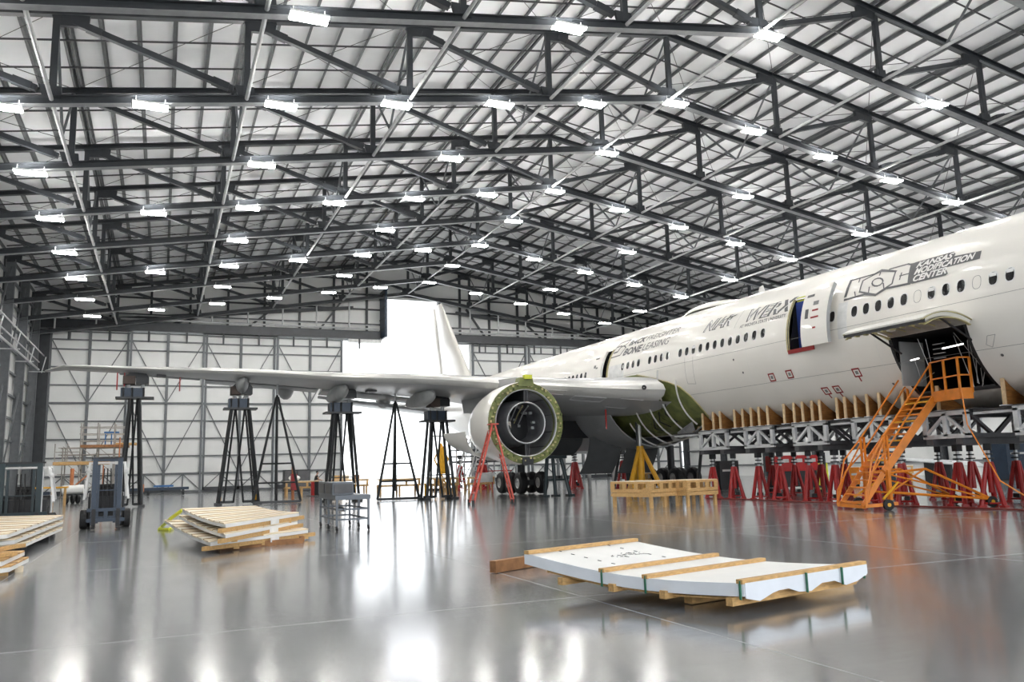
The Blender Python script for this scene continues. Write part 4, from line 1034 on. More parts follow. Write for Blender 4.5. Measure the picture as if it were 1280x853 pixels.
for s_, v in ((.75, -hw*1.3), (.75, hw*1.3), (4.2, -hw*1.35), (4.2, hw*1.35)):
    wv = MB().lathe([(-.05, .05), (-.06, .13), (-.045, .17), (.045, .17), (.06, .13), (.05, .05)], S(s_, v, .17), SV, 18).build('wheel', 'rubber', T, smooth=True)
    MB().lathe([(-.065, .01), (-.065, .06), (.065, .06), (.065, .01)], S(s_, v, .17), SV, 12).build('hub', 'yellow', wv)
stb('cable', [S(px0, pv0, pz+.5), S(px0-.1, pv0-.3, pz-1.0), S(px0-.2, pv0-1.6, .9), S(px0+.2, pv0-3.0, .05)], .02)

# ------------------------------------------------------------------ wooden crate tables
def crate(x, y, lab, rz=-.5, L_=2.6, D_=1.35, items=()):
    T = thing('crate_table', lab, 'crate', (x, y, 0), 'wooden crate tables on legs', rz=0)
    q = Matrix.Rotation(rz, 3, 'Z')
    def P(a, b_, z): return Vector((x, y, z))+q@Vector((a, b_, 0))
    for a in (-L_/2+.1, L_/2-.1, 0):
        for b_ in (-D_/2+.08, D_/2-.08): MB().box(P(a, b_, .24), (.12, .10, .48), rz).build('leg', 'wood', T)
    for z, h_ in ((.48, .14), (.63, .12), (.94, .08)):
        for b_ in (-D_/2, D_/2): MB().box(P(0, b_, z), (L_, .035, h_), rz).build('side_board', 'wood', T)
        for a in (-L_/2, L_/2): MB().box(P(a, 0, z), (.035, D_, h_), rz).build('side_board', 'wood', T)
    for b_ in (-D_/2, D_/2):
        for i in range(4): MB().box(P(-L_/2+.09+i*(L_-.18)/3, b_, .80), (.18, .05, .24), rz).build('block', 'wood', T)
    for a in (-L_/2, L_/2):
        for i in range(4): MB().box(P(a, -D_/2+.1+i*(D_-.2)/3, .80), (.05, .18, .24), rz).build('block', 'wood', T)
    for i in range(7): MB().box(P(0, -D_/2+.09+i*(D_-.18)/6, .985), (L_, .13, .022), rz).build('top_board', 'wood_pale', T)
    return P
P1 = crate(17.35, 27.6, 'left wooden crate table below the wing, papers lying on top', rz=.3, L_=1.75, D_=2.0)
P2 = crate(19.05, 27.05, 'right wooden crate table nearest the red jacks', rz=.1, L_=1.55, D_=1.4)
def flat(name, lab, cat, c, d, m_, rz=0, group=None):
    return MB().box((0, 0, 0), d).build(name, m_, loc=c, label=lab, cat=cat, group=group)
o = flat('paper_sheet', 'white plan sheet spread on the left crate table', 'paper', P1(-.3, -.2, 1.005), (.9, .7, .012), 'paper'); o.rotation_euler.z = .3
o = flat('folded_cloth', 'dark cloth heap on the left crate table', 'cloth', P1(.5, .3, 1.05), (.7, .35, .10), 'dark'); o.rotation_euler.z = -.4
o = flat('white_box', 'small white box on the left crate table', 'box', P1(.6, -.5, 1.06), (.35, .25, .12), 'paper')
o = flat('paper_sheet', 'pale sheet on the right crate table', 'paper', P2(-.2, .1, 1.005), (.9, .5, .012), 'paper'); o.rotation_euler.z = -.3

# ------------------------------------------------------------------ red step ladder by the engine
ap = Vector((14.1, 35.1, 3.6))
T = thing('step_ladder', 'tall red step ladder standing open in front of the engine', 'ladder', (14, 35.2, 0))
fl = [Vector((13.12, 36.05, 0)), Vector((12.85, 34.75, 0))]; bl = [Vector((15.15, 35.75, 0)), Vector((14.75, 34.45, 0))]
ta_ = [Vector((13.98, 35.35, 3.6)), Vector((13.9, 34.9, 3.6))]
for f, t_ in zip(fl, ta_): MB().beam(f, t_, .09, .04, (0, 1, 0)).build('side_rail', 'ladder_red', T)
for f, t_ in zip(bl, ta_): MB().beam(f, t_+Vector((.15, 0, 0)), .08, .04, (0, 1, 0)).build('side_rail', 'ladder_red', T)
for i in range(11):
    t_ = (i+.7)/11.5; MB().beam(fl[0].lerp(ta_[0], t_), fl[1].lerp(ta_[1], t_), .10, .035).build('step', 'ladder_red', T)
    if i % 2 == 0: MB().beam(bl[0].lerp(ta_[0], t_), bl[1].lerp(ta_[1], t_), .05, .03).build('rung', 'ladder_red', T)
for f in fl+bl: MB().box(f+Vector((0, 0, .12)), (.11, .08, .24)).build('foot_boot', 'black_paint', T)
MB().box((14.02, 35.12, 3.64), (.35, .62, .06)).build('top_cap', 'ladder_red', T)

# ------------------------------------------------------------------ forklifts
def forklift(x, y, label, blue, rz=0.0, h_=2.28, w_=1.05):
    T = thing('forklift', label, 'forklift', (x, y, 0), 'forklifts parked at the left', rz=rz, local=True)
    mm = 'blue_steel' if blue else 'green_steel'
    for sx in (-1, 1):
        MB().box((sx*w_*.29, -.02, h_/2+.08), (.15, .13, h_-.1)).build('mast_rail', mm, T)
        MB().box((sx*w_*.20, .08, h_/2), (.08, .10, h_-.35)).build('inner_rail', mm, T)
        MB().tube((sx*w_*.33, .12, .4), (sx*w_*.33, .12, h_-.15), .035, 8).build('lift_ram', 'galv', T, smooth=True)
        MB().beam((sx*w_*.52, .35, .95), (sx*w_*.42, .75, h_-.12), .07, .07, (0, 1, 0)).build('guard_post', 'white_frame', T)
        MB().beam((sx*w_*.50, 2.0, 1.0), (sx*w_*.42, 1.75, h_-.12), .07, .07, (0, 1, 0)).build('guard_post', 'white_frame', T)
        MB().lathe([(-.11, .12), (-.12, .26), (-.09, .31), (.09, .31), (.12, .26), (.11, .12)], (sx*w_*.5, .45, .31), (1, 0, 0), 24).build('front_wheel', 'rubber', T, smooth=True)
        MB().lathe([(-.10, .02), (-.13, .10), (.13, .10), (.10, .02)], (sx*w_*.5, .45, .31), (1, 0, 0), 16).build('wheel_hub', 'white_frame', T)
        MB().lathe([(-.09, .08), (-.1, .20), (-.07, .25), (.07, .25), (.1, .20), (.09, .08)], (sx*w_*.42, 1.9, .25), (1, 0, 0), 20).build('rear_wheel', 'rubber', T, smooth=True)
        MB().box((sx*w_*.28, -.62, .07), (.12, 1.1, .045)).build('fork', 'dark', T); MB().box((sx*w_*.28, -.10, .35), (.12, .05, .6)).build('fork_shank', 'dark', T)
        MB().lathe([(0, .02), (0, .07), (.05, .08), (.06, .02)], (sx*w_*.45, .52, h_-.35), (0, -1, 0), 14).build('headlight', 'white_frame', T)
    for z in (.28, .62): MB().box((0, -.08, z), (w_*.88, .06, .11)).build('carriage_bar', mm, T)
    MB().box((0, -.08, .45), (.12, .05, .3)).build('carriage_bar', mm, T)
    for z in (.35, h_-.02, h_*.55): MB().box((0, .05, z), (w_*.62, .10, .10 if z != h_*.55 else .03)).build('mast_cross', mm, T)
    MB().box((0, .02, h_+.04), (w_*.75, .12, .05)).build('mast_cap', 'dark', T)
    MB().prism([(-w_*.42, .3, .30), (-w_*.42, 2.2, .30), (-w_*.42, 2.3, 1.05), (-w_*.42, 1.5, 1.15), (-w_*.42, 1.2, .75), (-w_*.42, .55, .75), (-w_*.42, .4, 1.05), (-w_*.42, .3, 1.05)], (w_*.84, 0, 0)).build('body', 'dark', T)
    MB().prism([(-w_*.44, 1.9, .35), (-w_*.44, 2.35, .4), (-w_*.44, 2.35, 1.05), (-w_*.44, 1.9, 1.15)], (w_*.88, 0, 0)).build('counterweight', 'white_frame', T)
    MB().box((0, 1.1, .95), (.5, .5, .14)).build('seat', 'rubber', T); MB().box((0, 1.38, 1.2), (.48, .12, .5)).build('seat_back', 'rubber', T)
    MB().tube((0, .62, 1.05), (0, .72, 1.30), .03, 6).build('steering_column', 'dark', T)
    MB().lathe([(-.015, .16), (0, .185), (.015, .16), (0, .145), (-.015, .16)], (0, .72, 1.32), (0, .4, 1), 18, (1, 0, 0)).build('steering_wheel', 'rubber', T, smooth=True)
    for z_, y_ in ((h_-.1, .75), (h_-.1, 1.25), (h_-.1, 1.75)): MB().box((0, y_, z_), (w_*.86, .06, .05)).build('overhead_bar', 'white_frame', T)
    for sx in (-1, 1): MB().box((sx*w_*.42, 1.25, h_-.1), (.06, 1.05, .06)).build('overhead_bar', 'white_frame', T)
    for k in range(3): MB().path([(-.15+.12*k, .1, .5), (-.12+.12*k, .12, 1.3), (-.1+.1*k, .1, h_-.3)], .02, 5).build('hose', 'rubber', T)
    return T
fp = on_z(129, 663); forklift(fp.x, fp.y+.9, 'blue-grey forklift standing alone right of the scaffolding, mast towards camera', True, rz=.06, w_=1.3)
f2 = on_y(26, 600, 29.5); forklift(f2.x, 29.5, 'dark forklift with white guard at left edge behind the panel stack', False, rz=.05, w_=1.75, h_=2.15)

# ------------------------------------------------------------------ grey steel trolley
T = thing('steel_trolley', 'grey steel trolley on casters with a box on its left end', 'trolley', (5.05, 24.8, 0))
x0, x1, y0, y1 = 4.58, 5.48, 23.45, 26.0
for x in (x0, x1):
    for y in (y0, (y0+y1)/2, y1):
        MB().box((x, y, .52), (.06, .06, .78)).build('leg', 'cart_grey', T)
        c = MB().lathe([(-.025, .02), (-.03, .06), (-.025, .075), (.025, .075), (.03, .06), (.025, .02)], (x, y, .075), (1, 0, .2), 16).build('caster', 'rubber', T, smooth=True)
        MB().box((x, y, .12), (.07, .05, .08)).build('fork', 'galv', c)
MB().box(((x0+x1)/2, (y0+y1)/2, .93), (x1-x0+.1, y1-y0+.1, .13)).build('tray', 'cart_grey', T)
MB().box((x0+.2, y0+.4, .60), (.04, .95, .12)).build('shelf_rail', 'cart_grey', T)
for z in (.32, .60):
    MB().box((x0, (y0+y1)/2, z), (.03, y1-y0, .05)).build('side_rail', 'cart_grey', T); MB().box((x1, (y0+y1)/2, z), (.03, y1-y0, .05)).build('side_rail', 'cart_grey', T)
    for y in (y0, y1): MB().box(((x0+x1)/2, y, z), (x1-x0, .03, .05)).build('end_rail', 'cart_grey', T)
MB().box((x0+.22, (y0+y1)/2+.1, 1.18), (.60, y1-y0-.3, .36)).build('bin', 'cart_grey', T)
MB().box((x0+.22, (y0+y1)/2-1.07, 1.18), (.52, .03, .26)).build('bin_front', 'alu_dark', T)
MB().box((x0-.095, 24.2, 1.18), (.02, .8, .28)).build('mesh_panel', 'alu_dark', T); MB().box((x0-.095, 25.3, 1.18), (.02, .8, .28)).build('mesh_panel', 'alu_dark', T)
MB().box((x0+.55, y0+.35, 1.30), (.02, .3, .04)).build('label_plate', 'paper', T)

# ------------------------------------------------------------------ stacks of wing panels on timber
def quadpt(Q, s_, t_, z=None):      # s across, t along; Q corners: near-left, near-right, far-right, far-left
    a = Q[0].lerp(Q[1], s_); b_ = Q[3].lerp(Q[2], s_); return a.lerp(b_, t_)
def slatted(name, lab, grp, Q, nb=8, thick=.07, sag=.05, top='wrap_top', boards='cream_board', cat='panel'):
    O = (Q[0]+Q[2])/2; O.z = 0
    T = thing(name, lab, cat, O, grp)
    def Pt(s_, t_, dz): p = quadpt(Q, s_, t_); return Vector((p.x, p.y, p.z-sag*math.sin(math.pi*t_)*1.0+dz))
    n_ = 10; m = MB(); m.grid([[Pt(s_, i/n_, 0) for s_ in (0, .5, 1)] for i in range(n_+1)]); k0 = len(m.v)
    m.grid([[Pt(s_, i/n_, -thick) for s_ in (0, .5, 1)] for i in range(n_+1)])
    for i in range(n_):
        for c in (0, 2): m.f.append((i*3+c, (i+1)*3+c, k0+(i+1)*3+c, k0+i*3+c))
    for r_ in (0, n_): m.f += [(r_*3, r_*3+1, k0+r_*3+1, k0+r_*3), (r_*3+1, r_*3+2, k0+r_*3+2, k0+r_*3+1)]
    m.build('wrapped_skin', top, T)
    for i in range(nb):
        t_ = (i+.5)/nb; hw_ = .36/nb
        b_ = MB(); a, c = [Pt(-.01, t_-hw_, 0), Pt(1.01, t_-hw_, 0), Pt(1.01, t_+hw_, 0), Pt(-.01, t_+hw_, 0)], Vector((0, 0, .028))
        b_.prism([q+Vector((0, 0, .004)) for q in a], c).build('board', boards if i % 2 else ('wood_pale' if boards == 'cream_board' else boards), T)
        if i < nb-1:
            t2 = (i+1)/nb; g_ = .09/nb; MB().prism([Pt(.0, t2-g_, .003), Pt(1.0, t2-g_, .003), Pt(1.0, t2+g_, .003), Pt(.0, t2+g_, .003)], (0, 0, .033)).build('gap_strip', 'board_gap', T)
    return T, Pt
def P3(px, py, z): return on_z(px, py, z)
midQ = [[P3(263, 679, .24), P3(385, 663, .24), P3(352, 650, .30), P3(206, 651, .42)],
        [P3(282, 669, .42), P3(372, 652, .42), P3(345, 642, .45), P3(224, 645, .60)],
        [P3(282, 656, .62), P3(374, 642, .62), P3(318, 633.5, .62), P3(228, 637, .78)]]
for i, (Q, w2) in enumerate(zip(midQ, ('lowest', 'middle', 'topmost'))):
    T, Pt = slatted('slatted_pallet', '%s slatted white panel in the stack left of the grey trolley' % w2, 'panels stacked left of the trolley', Q, nb=9)
    zb_ = [.10, .30, .48][i]
    for s_ in ((.12, .45, .85) if i else (.25, .5, .98)):
        p = Pt(s_, .03, -.12); MB().box((p.x, p.y, (p.z+zb_)/2-.01), (.12, .2, max(.05, p.z-zb_+.12))).build('spacer_block', 'wood', T)
    a, c = Pt(-.05, .02, -.12), Pt(1.08, .02, -.12); MB().beam(a, c, .09, .09).build('end_bearer', 'wood', T)
    p = Pt(.62, 0, -.10); MB().box((p.x, p.y-.06, p.z), (.36, .01, .12), .9).build('tag_sheet', 'paper', T)
T = thing('timber_skid', 'dark timber skid frame on the floor under the lowest slatted panel', 'skid', P3(320, 680, 0))
for a, c in (((275, 684), (378, 676)), ((262, 672), (350, 662)), ((240, 664), (320, 655))): MB().beam(P3(*a, .06), P3(*c, .06), .1, .12).build('bearer', 'wood_dark', T)
MB().beam(P3(378, 674, .06), P3(330, 655, .06), .1, .12).build('runner', 'wood_dark', T); MB().beam(P3(276, 682, .06), P3(240, 662, .06), .1, .12).build('runner', 'wood_dark', T)
lp = P3(204, 660, .06)
T = thing('lifting_sling', 'bright yellow-green strap hanging off the left end of the slatted panels', 'strap', (lp.x, lp.y, 0))
MB().path([P3(228, 638, .72), P3(214, 648, .5), P3(202, 659, .06), P3(199, 662, .03), P3(212, 662, .04), P3(216, 660, .05)], .05, 6).build('webbing', 'lime', T, smooth=True)

leftQ = [[P3(-60, 690, .26), P3(32, 680, .26), P3(78, 660, .26), P3(-40, 661, .26)], [P3(-60, 684, .42), P3(18, 676, .42), P3(79, 652, .42), P3(-45, 655, .42)],
         [P3(-62, 676, .58), P3(9, 669, .58), P3(79, 645, .58), P3(-45, 648, .58)]]
for Q, w2 in zip(leftQ, ('lowest', 'middle', 'topmost')): slatted('slatted_pallet', '%s white slatted panel of the upper stack at the left picture edge' % w2, 'panels stacked at the left edge', Q, nb=9, sag=0)
T = thing('timber_skid', 'dark timber blocks under the upper panel stack at left edge', 'skid', P3(30, 684, 0))
for a, c in (((-40, 690), (30, 690)), ((-20, 672), (62, 668))): MB().beam(P3(*a, .09), P3(*c, .09), .14, .18).build('bearer', 'black_paint', T)
lQ2 = [[P3(-70, 722, .16), P3(12, 710, .16), P3(36, 698, .16), P3(-50, 700, .16)], [P3(-70, 712, .28), P3(2, 703, .28), P3(31, 690, .28), P3(-50, 692, .28)]]
for Q, w2 in zip(lQ2, ('lower', 'upper')): slatted('slatted_pallet', '%s curled white panel of the front stack at the left picture edge' % w2, 'small panels in the left foreground', Q, nb=3, sag=0, boards='wood')
T = thing('timber_skid', 'pale timber pallet under the front panel stack at left', 'skid', P3(5, 718, 0))
for a, c in (((-60, 722), (10, 716)), ((-40, 712), (26, 706))): MB().beam(P3(*a, .05), P3(*c, .05), .12, .1).build('bearer', 'wood', T)
MB().box(P3(24, 712, .05), (.12, .12, .1)).build('block', 'wood_pale', T)
for a, c in (((-20, 690), (28, 682)), ((-20, 697), (18, 692))):
    o = MB().beam(P3(*a, .36), P3(*c, .36), .14, .07).build('loose_timber', 'wood', loc=P3(a[0], a[1], .36), label='loose timber beam on the front left panels, %s one' % ('upper' if a[1] == 690 else 'lower'), cat='timber', group='loose timber at left')

# big wrapped panel in the foreground
Z1 = .40
BQ = [P3(930, 730, .34), P3(1082, 706, .34), P3(790, 676, .52), P3(656, 692, .52)]
T, Pt = slatted('wrapped_pallet', 'large white wrapped wing panel on timber lying in the right foreground', None, BQ, nb=0, thick=.13, sag=.10)
# re-skin sides in bluish film: hanging film skirt
m = MB(); m.grid([[Pt(-.004, i/10, .004-.14*k) for k in range(2)] for i in range(11)]); m.build('side_film', 'wrap', T, solid=.01)
m = MB(); m.grid([[Pt(i/10, -.004, .004)+Vector((0, 0, -(.16+.05*math.sin(i*1.7))*k)) for k in range(2)] for i in range(11)]); m.build('end_film', 'wrap', T, solid=.01)
for t_ in (.012, .40, .60, .985):
    MB().beam(Pt(-.01, t_, .02), Pt(1.01, t_, .02), .09, .045).build('batten', 'wood', T)
    if t_ < .9:
        for s_ in (-.008, 1.008): MB().beam(Pt(s_, t_, .03), Pt(s_, t_, -.17), .03, .012, (1, 0, 0)).build('strap', 'strap', T)
MB().beam(Pt(.45, -.012, .02), Pt(.45, -.012, -.2), .03, .012, (1, 0, 0)).build('strap', 'strap', T); MB().beam(Pt(.75, -.012, .02), Pt(.75, -.012, -.18), .03, .012, (1, 0, 0)).build('strap', 'strap', T)
for s_ in (.25, .7):
    for i in range(11): MB().beam(Pt(s_, .62+.034*i, .003), Pt(s_, .62+.034*i+.016, .003), .02, .006).build('tape_mark', 'ink', T) if i % 2 == 0 else None
m = MB(); random.seed(11)
for k in range(26):
    s_, t_ = .42+.28*(k/26), .80+random.uniform(-.025, .025); a = Pt(s_, t_, .004); c = a+Vector((random.uniform(-.03, .05), random.uniform(-.09, .09), 0)); m.beam(a, c, .012, .004)
m.build('marker_scrawl', 'ink', T, kind='stuff')
m = MB(); m.grid([[Pt(s_, t_, -.15-.05*math.sin(s_*9)) for s_ in (.03, .5, .97)] for t_ in (.02, .3, .6, .9)]); m.build('plywood_base', 'wood', T, solid=.02)
for t_, z_ in ((.05, .19), (.32, .16), (.55, .16), (.8, .22)): MB().beam(Pt(-.02, t_, -z_), Pt(1.0, t_, -z_), .09, .09).build('bearer', 'wood', T)
for i, (a, c, lb) in enumerate((((616, 709), (760, 686), 'long dark timber beam sticking out left under the wrapped panel'), ((860, 745), (1060, 714), 'pale timber beam sticking out in front under the wrapped panel'))):
    p, q = P3(*a, .10), P3(*c, .10); O = (p+q)/2; O.z = 0
    MB().beam(p, q, .13, .13+.05).build('loose_timber', 'wood_dark' if i == 0 else 'wood', loc=O, label=lb, cat='timber')
q1 = P3(655, 697, .17); MB().box((0, 0, 0), (.5, .12, .04)).build('lime_wedge', 'lime', loc=(q1.x+.05, q1.y, .21), label='yellow strip under the far left corner of wrapped panel', cat='strip')

# ------------------------------------------------------------------ red post, worktables, person
T = thing('barrier_post', 'red barrier post on a flat base in front of the far table', 'post', (9.9, 59.5, 0))
MB().tube((9.9, 59.5, .05), (9.9, 59.5, 1.0), .13, 12).build('post', 'red', T, smooth=True)
MB().lathe([(0, .01), (0, .45), (.05, .42), (.06, .01)], (9.9, 59.5, 0), (0, 0, 1), 20, (1, 0, 0)).build('base', 'gear_dark', T)
T = thing('waste_bin', 'black bin beside the red post', 'bin', (10.45, 60.6, 0)); MB().lathe([(0, .01), (0, .28), (1.0, .34), (1.0, .30), (.1, .26)], (10.45, 60.6, 0), (0, 0, 1), 18, (1, 0, 0)).build('bin_body', 'dark', T, smooth=True)
def worktable(x, y, lab, L_=2.6, grp='wooden worktables at the far side', items=True):
    T = thing('work_table', lab, 'table', (x, y, 0), grp)
    for a in (-L_/2+.15, 0, L_/2-.15):
        for b_ in (-.4, .4): MB().box((x+a, y+b_, .34), (.12, .10, .68)).build('leg', 'wood', T)
    for z in (.62, 1.0): MB().box((x, y-.5, z), (L_, .04, .10)).build('side_board', 'wood', T)
    for i in range(4): MB().box((x-L_/2+.1+i*(L_-.2)/3, y-.5, .82), (.14, .05, .3)).build('block', 'wood', T)
    MB().box((x, y, 1.06), (L_, 1.05, .05)).build('top', 'wood_pale', T)
    MB().box((x, y, .56), (L_, 1.0, .04)).build('shelf', 'wood', T)
worktable(9.4, 61.5, 'wooden worktable with slots left of the red post', 2.4)
worktable(13.0, 62.5, 'wooden worktable the person in black leans over', 3.0)
worktable(15.3, 56.5, 'wooden worktable in the bright doorway behind the tripod stand', 3.0)
worktable(18.3, 55.8, 'wooden worktable at the right of the bright doorway', 2.2)
worktable(20.2, 53.5, 'wooden worktable behind the red ladder', 2.0); worktable(17.6, 53.2, 'wooden crate table left of the red ladder', 1.8)
worktable(30, 47.5, 'wooden worktable behind the farthest cradle', 2.0); worktable(43.5, 40.5, 'low pale timber table at far right behind the jacks', 5.0)
def sack(x, y, z, r, lab, m_='wrap_top', cat='bag'):
    m = MB(); n_ = 10; rows = []
    for i in range(8):
        ph = math.pi*i/7; rows.append([Vector((x+r*1.5*math.sin(ph)*math.cos(2*math.pi*j/n_)*(1+.1*math.sin(j*2.3)), y+r*.8*math.sin(ph)*math.sin(2*math.pi*j/n_), z+r*.75*(1-math.cos(ph))*(1+.12*math.sin(j*1.3+i)*math.sin(ph)))) for j in range(n_)])
    m.grid(rows, True); m.build('bag', m_, loc=(x, y, z), smooth=True, label=lab, cat=cat)
sack(8.9, 61.5, 1.085, .30, 'pale plastic bag on the table left of the red post')
for i, (x, z, m_, lb) in enumerate(((12.2, 1.085, 'wood', 'brown carton on the table beside the person'), (12.8, 1.085, 'wood_pale', 'tan carton on the table beside the person'), (13.6, 1.085, 'wood_dark', 'dark carton at the right end of that table'))):
    T = thing('carton', lb, 'box', (x, 62.4, z)); MB().box((x, 62.4, z+.16), (.5, .4, .32)).build('box_body', m_, T); MB().box((x, 62.4, z+.325), (.08, .4, .012)).build('tape', 'paper', T)
# dark recess with equipment behind
T = thing('storage_cabinet', 'dark grey cabinet against the far doors behind the bag', 'cabinet', (10.9, 74, 0)); MB().box((10.9, 74, 1.0), (2.2, 1.0, 1.9)).build('cabinet_body', 'gear_dark', T)
for a in (-.55, .55): MB().box((10.9+a, 73.48, 1.0), (1.0, .04, 1.7)).build('door', 'alu_dark', T)

# person: one continuous skinned body
def person(loc, rz, label):
    T = thing('person', label, 'person', loc, rz=rz, local=True)
    def skin(name, V, E, Rr, m_, sub=2):
        me = bpy.data.meshes.new(name); me.from_pydata(V, E, []); o = bpy.data.objects.new(name, me); COL.objects.link(o)
        o.modifiers.new('skin', 'SKIN'); 
        for i, r_ in enumerate(Rr): me.skin_vertices[0].data[i].radius = (r_, r_*.85); me.skin_vertices[0].data[i].use_root = (i == 0)
        ms = o.modifiers.new('sub', 'SUBSURF'); ms.levels = sub; ms.render_levels = sub
        dg = bpy.context.evaluated_depsgraph_get(); m2 = bpy.data.meshes.new_from_object(o.evaluated_get(dg)); bpy.data.objects.remove(o)
        for p in m2.polygons: p.use_smooth = True
        m2.materials.clear(); m2.materials.append(MATS[m_]); q = bpy.data.objects.new(name, m2); COL.objects.link(q); q.parent = T; return q
    V = [(0, 0, .93), (0, 0, 1.12), (.02, 0, 1.32), (.05, 0, 1.45), (.08, 0, 1.52), (.12, 0, 1.62), (.13, 0, 1.70),
         (.03, .19, 1.41), (.14, .24, 1.16), (.36, .20, 1.08), (.44, .18, 1.08), (.03, -.19, 1.41), (.14, -.24, 1.16), (.36, -.20, 1.08), (.44, -.18, 1.08),
         (.0, .10, .86), (.02, .12, .48), (-.02, .13, .09), (.12, .14, .04), (.0, -.10, .86), (.05, -.12, .48), (.03, -.13, .09), (.17, -.14, .04)]
    E = [(0, 1), (1, 2), (2, 3), (3, 4), (4, 5), (5, 6), (2, 7), (7, 8), (8, 9), (9, 10), (2, 11), (11, 12), (12, 13), (13, 14), (0, 15), (15, 16), (16, 17), (17, 18), (0, 19), (19, 20), (20, 21), (21, 22)]
    Rr = [.15, .15, .17, .08, .055, .085, .075, .07, .05, .04, .035, .07, .05, .04, .035, .10, .07, .05, .04, .10, .07, .05, .04]
    b_ = skin('body', V, E, Rr, 'skin')
    # clothes slightly larger than the body
    skin('shirt', [V[0], V[1], V[2], V[3], V[7], tuple((Vector(V[7])+Vector(V[8]))/2), V[11], tuple((Vector(V[11])+Vector(V[12]))/2)], [(0, 1), (1, 2), (2, 3), (2, 4), (4, 5), (2, 6), (6, 7)], [.165, .165, .185, .085, .085, .07, .085, .07], 'shirt')
    skin('trousers', [V[0], V[15], V[16], V[17], V[19], V[20], V[21]], [(0, 1), (1, 2), (2, 3), (0, 4), (4, 5), (5, 6)], [.165, .115, .085, .068, .115, .085, .068], 'jeans')
    skin('hair', [(.10, 0, 1.69), (.09, 0, 1.74), (.05, 0, 1.66)], [(0, 1), (0, 2)], [.093, .07, .07], 'hair')
    for y in (.14, -.14): skin('shoe', [(.03 if y < 0 else -.02, y, .06), (.17 if y < 0 else .12, y, .045)], [(0, 1)], [.06, .045], 'black_paint', 1)
    for s_ in (1, -1):
        for k in range(4): skin('finger', [(.44, s_*(.15+.02*k), 1.08), (.50, s_*(.15+.02*k), 1.07), (.53+.008*(k % 3), s_*(.15+.02*k), 1.05)], [(0, 1), (1, 2)], [.010, .009, .008], 'skin', 1)
        skin('thumb', [(.42, s_*.14, 1.08), (.46, s_*.11, 1.08)], [(0, 1)], [.011, .009], 'skin', 1)
    for s_ in (.035, -.035): skin('eye', [(.20, s_, 1.655), (.205, s_, 1.655)], [(0, 1)], [.011, .009], 'dark', 1)
    skin('nose', [(.20, 0, 1.65), (.225, 0, 1.62)], [(0, 1)], [.011, .014], 'skin', 1); skin('mouth', [(.20, -.025, 1.585), (.20, .025, 1.585)], [(0, 1)], [.006, .006], 'red_dark', 1)
    for s_ in (.085, -.085): skin('ear', [(.11, s_, 1.66), (.11, s_, 1.61)], [(0, 1)], [.02, .014], 'skin', 1)
pp = on_y(397, 620, 60.6)
person((on_y(395, 600, 61.5).x, 61.5, 0), .1, 'person in a black t-shirt and jeans leaning over the far worktable')

# ------------------------------------------------------------------ scaffolding at left
T = thing('scaffolding', 'tall scaffold tower with wooden decks behind the forklifts', 'scaffold', (-4.5, 68, 0))
def tb(a, b_, r=.045, m_='scaf', name='tube'): MB().tube(a, b_, r, 6).build(name, m_, T)
X_ = [-6.6, -5.5, -4.4, -3.3]; Y_ = [67.3, 69.0]
for i, x in enumerate(X_):
    for y in Y_: tb((x, y, 0), (x, y, (3.9 if i == 0 else 5.7)), .05, 'scaf', 'standard')
for z in (1.0, 2.0, 2.9, 3.4, 3.9, 4.4, 4.9, 5.4):
    for y in Y_: tb((-6.9 if z < 4 else -5.6, y, z), (-2.6 if z > 3.2 else -3.3, y, z), .035, 'scaf', 'ledger')
for z in (1.0, 2.0, 3.0, 4.0):
    for a, b_ in zip(X_, X_[1:]): tb((a, 67.3, z), (b_, 67.3, z-1.0), .03, 'scaf', 'diagonal')
for x in (-7.1, -6.3): tb((x, 67.2, 2.8), (x, 67.2, 4.2), .04, 'scaf', 'guard_post')
tb((-7.1, 67.2, 3.6), (-5.5, 67.2, 3.6), .035, 'scaf', 'guard_rail')
MB().box((-5.4, 68.1, 2.78), (3.6, 1.9, .22)).build('deck', 'wood', T); MB().box((-3.9, 68.1, 4.0), (3.2, 1.9, .2)).build('deck', 'wood_dark', T); MB().box((-2.5, 68.1, 4.15), (1.4, 1.7, .16)).build('deck', 'wood', T)
for i, z in enumerate((.3, .8, 1.3, 1.8, 2.3)): MB().box((-3.0+.05*i, 67.4+.3*i, z), (.9, .25, .05)).build('stair_tread', 'scaf', T)
tb((-2.9, 66.9, 0), (-2.9, 66.9, 4.6), .05, 'scaf_orange'); tb((-3.9, 66.9, 0), (-3.9, 66.9, 2.6), .05, 'scaf_orange'); tb((-5.9, 66.9, .8), (-5.9, 66.9, 2.4), .14, 'scaf_orange'); tb((-5.9, 66.9, 1.0), (-4.9, 66.9, 1.9), .06, 'scaf_orange')
MB().box((-3.5, 67.6, 5.0), (1.0, .5, .12)).build('blue_bench', 'blue', T)
for a in (-3.9, -3.5): MB().box((a, 67.6, 4.55), (.08, .4, .9)).build('blue_leg', 'blue', T)
T = thing('compressor_cart', 'small wheeled machine with pale tank below the scaffold', 'machine', (-5.3, 64, 0))
for x in (-5.9, -5.5, -5.2): MB().lathe([(-.08, .08), (-.1, .25), (-.07, .3), (.07, .3), (.1, .25), (.08, .08)], (x, 63.8, .3), (1, .4, 0), 16).build('wheel', 'rubber', T, smooth=True)
MB().tube((-6.2, 64.2, .9), (-4.9, 64.2, .95), .32, 12).build('tank', 'wrap_top', T, smooth=True); MB().box((-5.5, 64.1, .6), (1.2, .6, .1)).build('chassis', 'gear_dark', T)
T = thing('yellow_bench', 'yellow topped wooden bench behind the left forklift', 'bench', (-6.6, 60, 0))
MB().box((-6.6, 60, 1.15), (2.2, 1.0, .10)).build('bench_top', 'yellow', T)
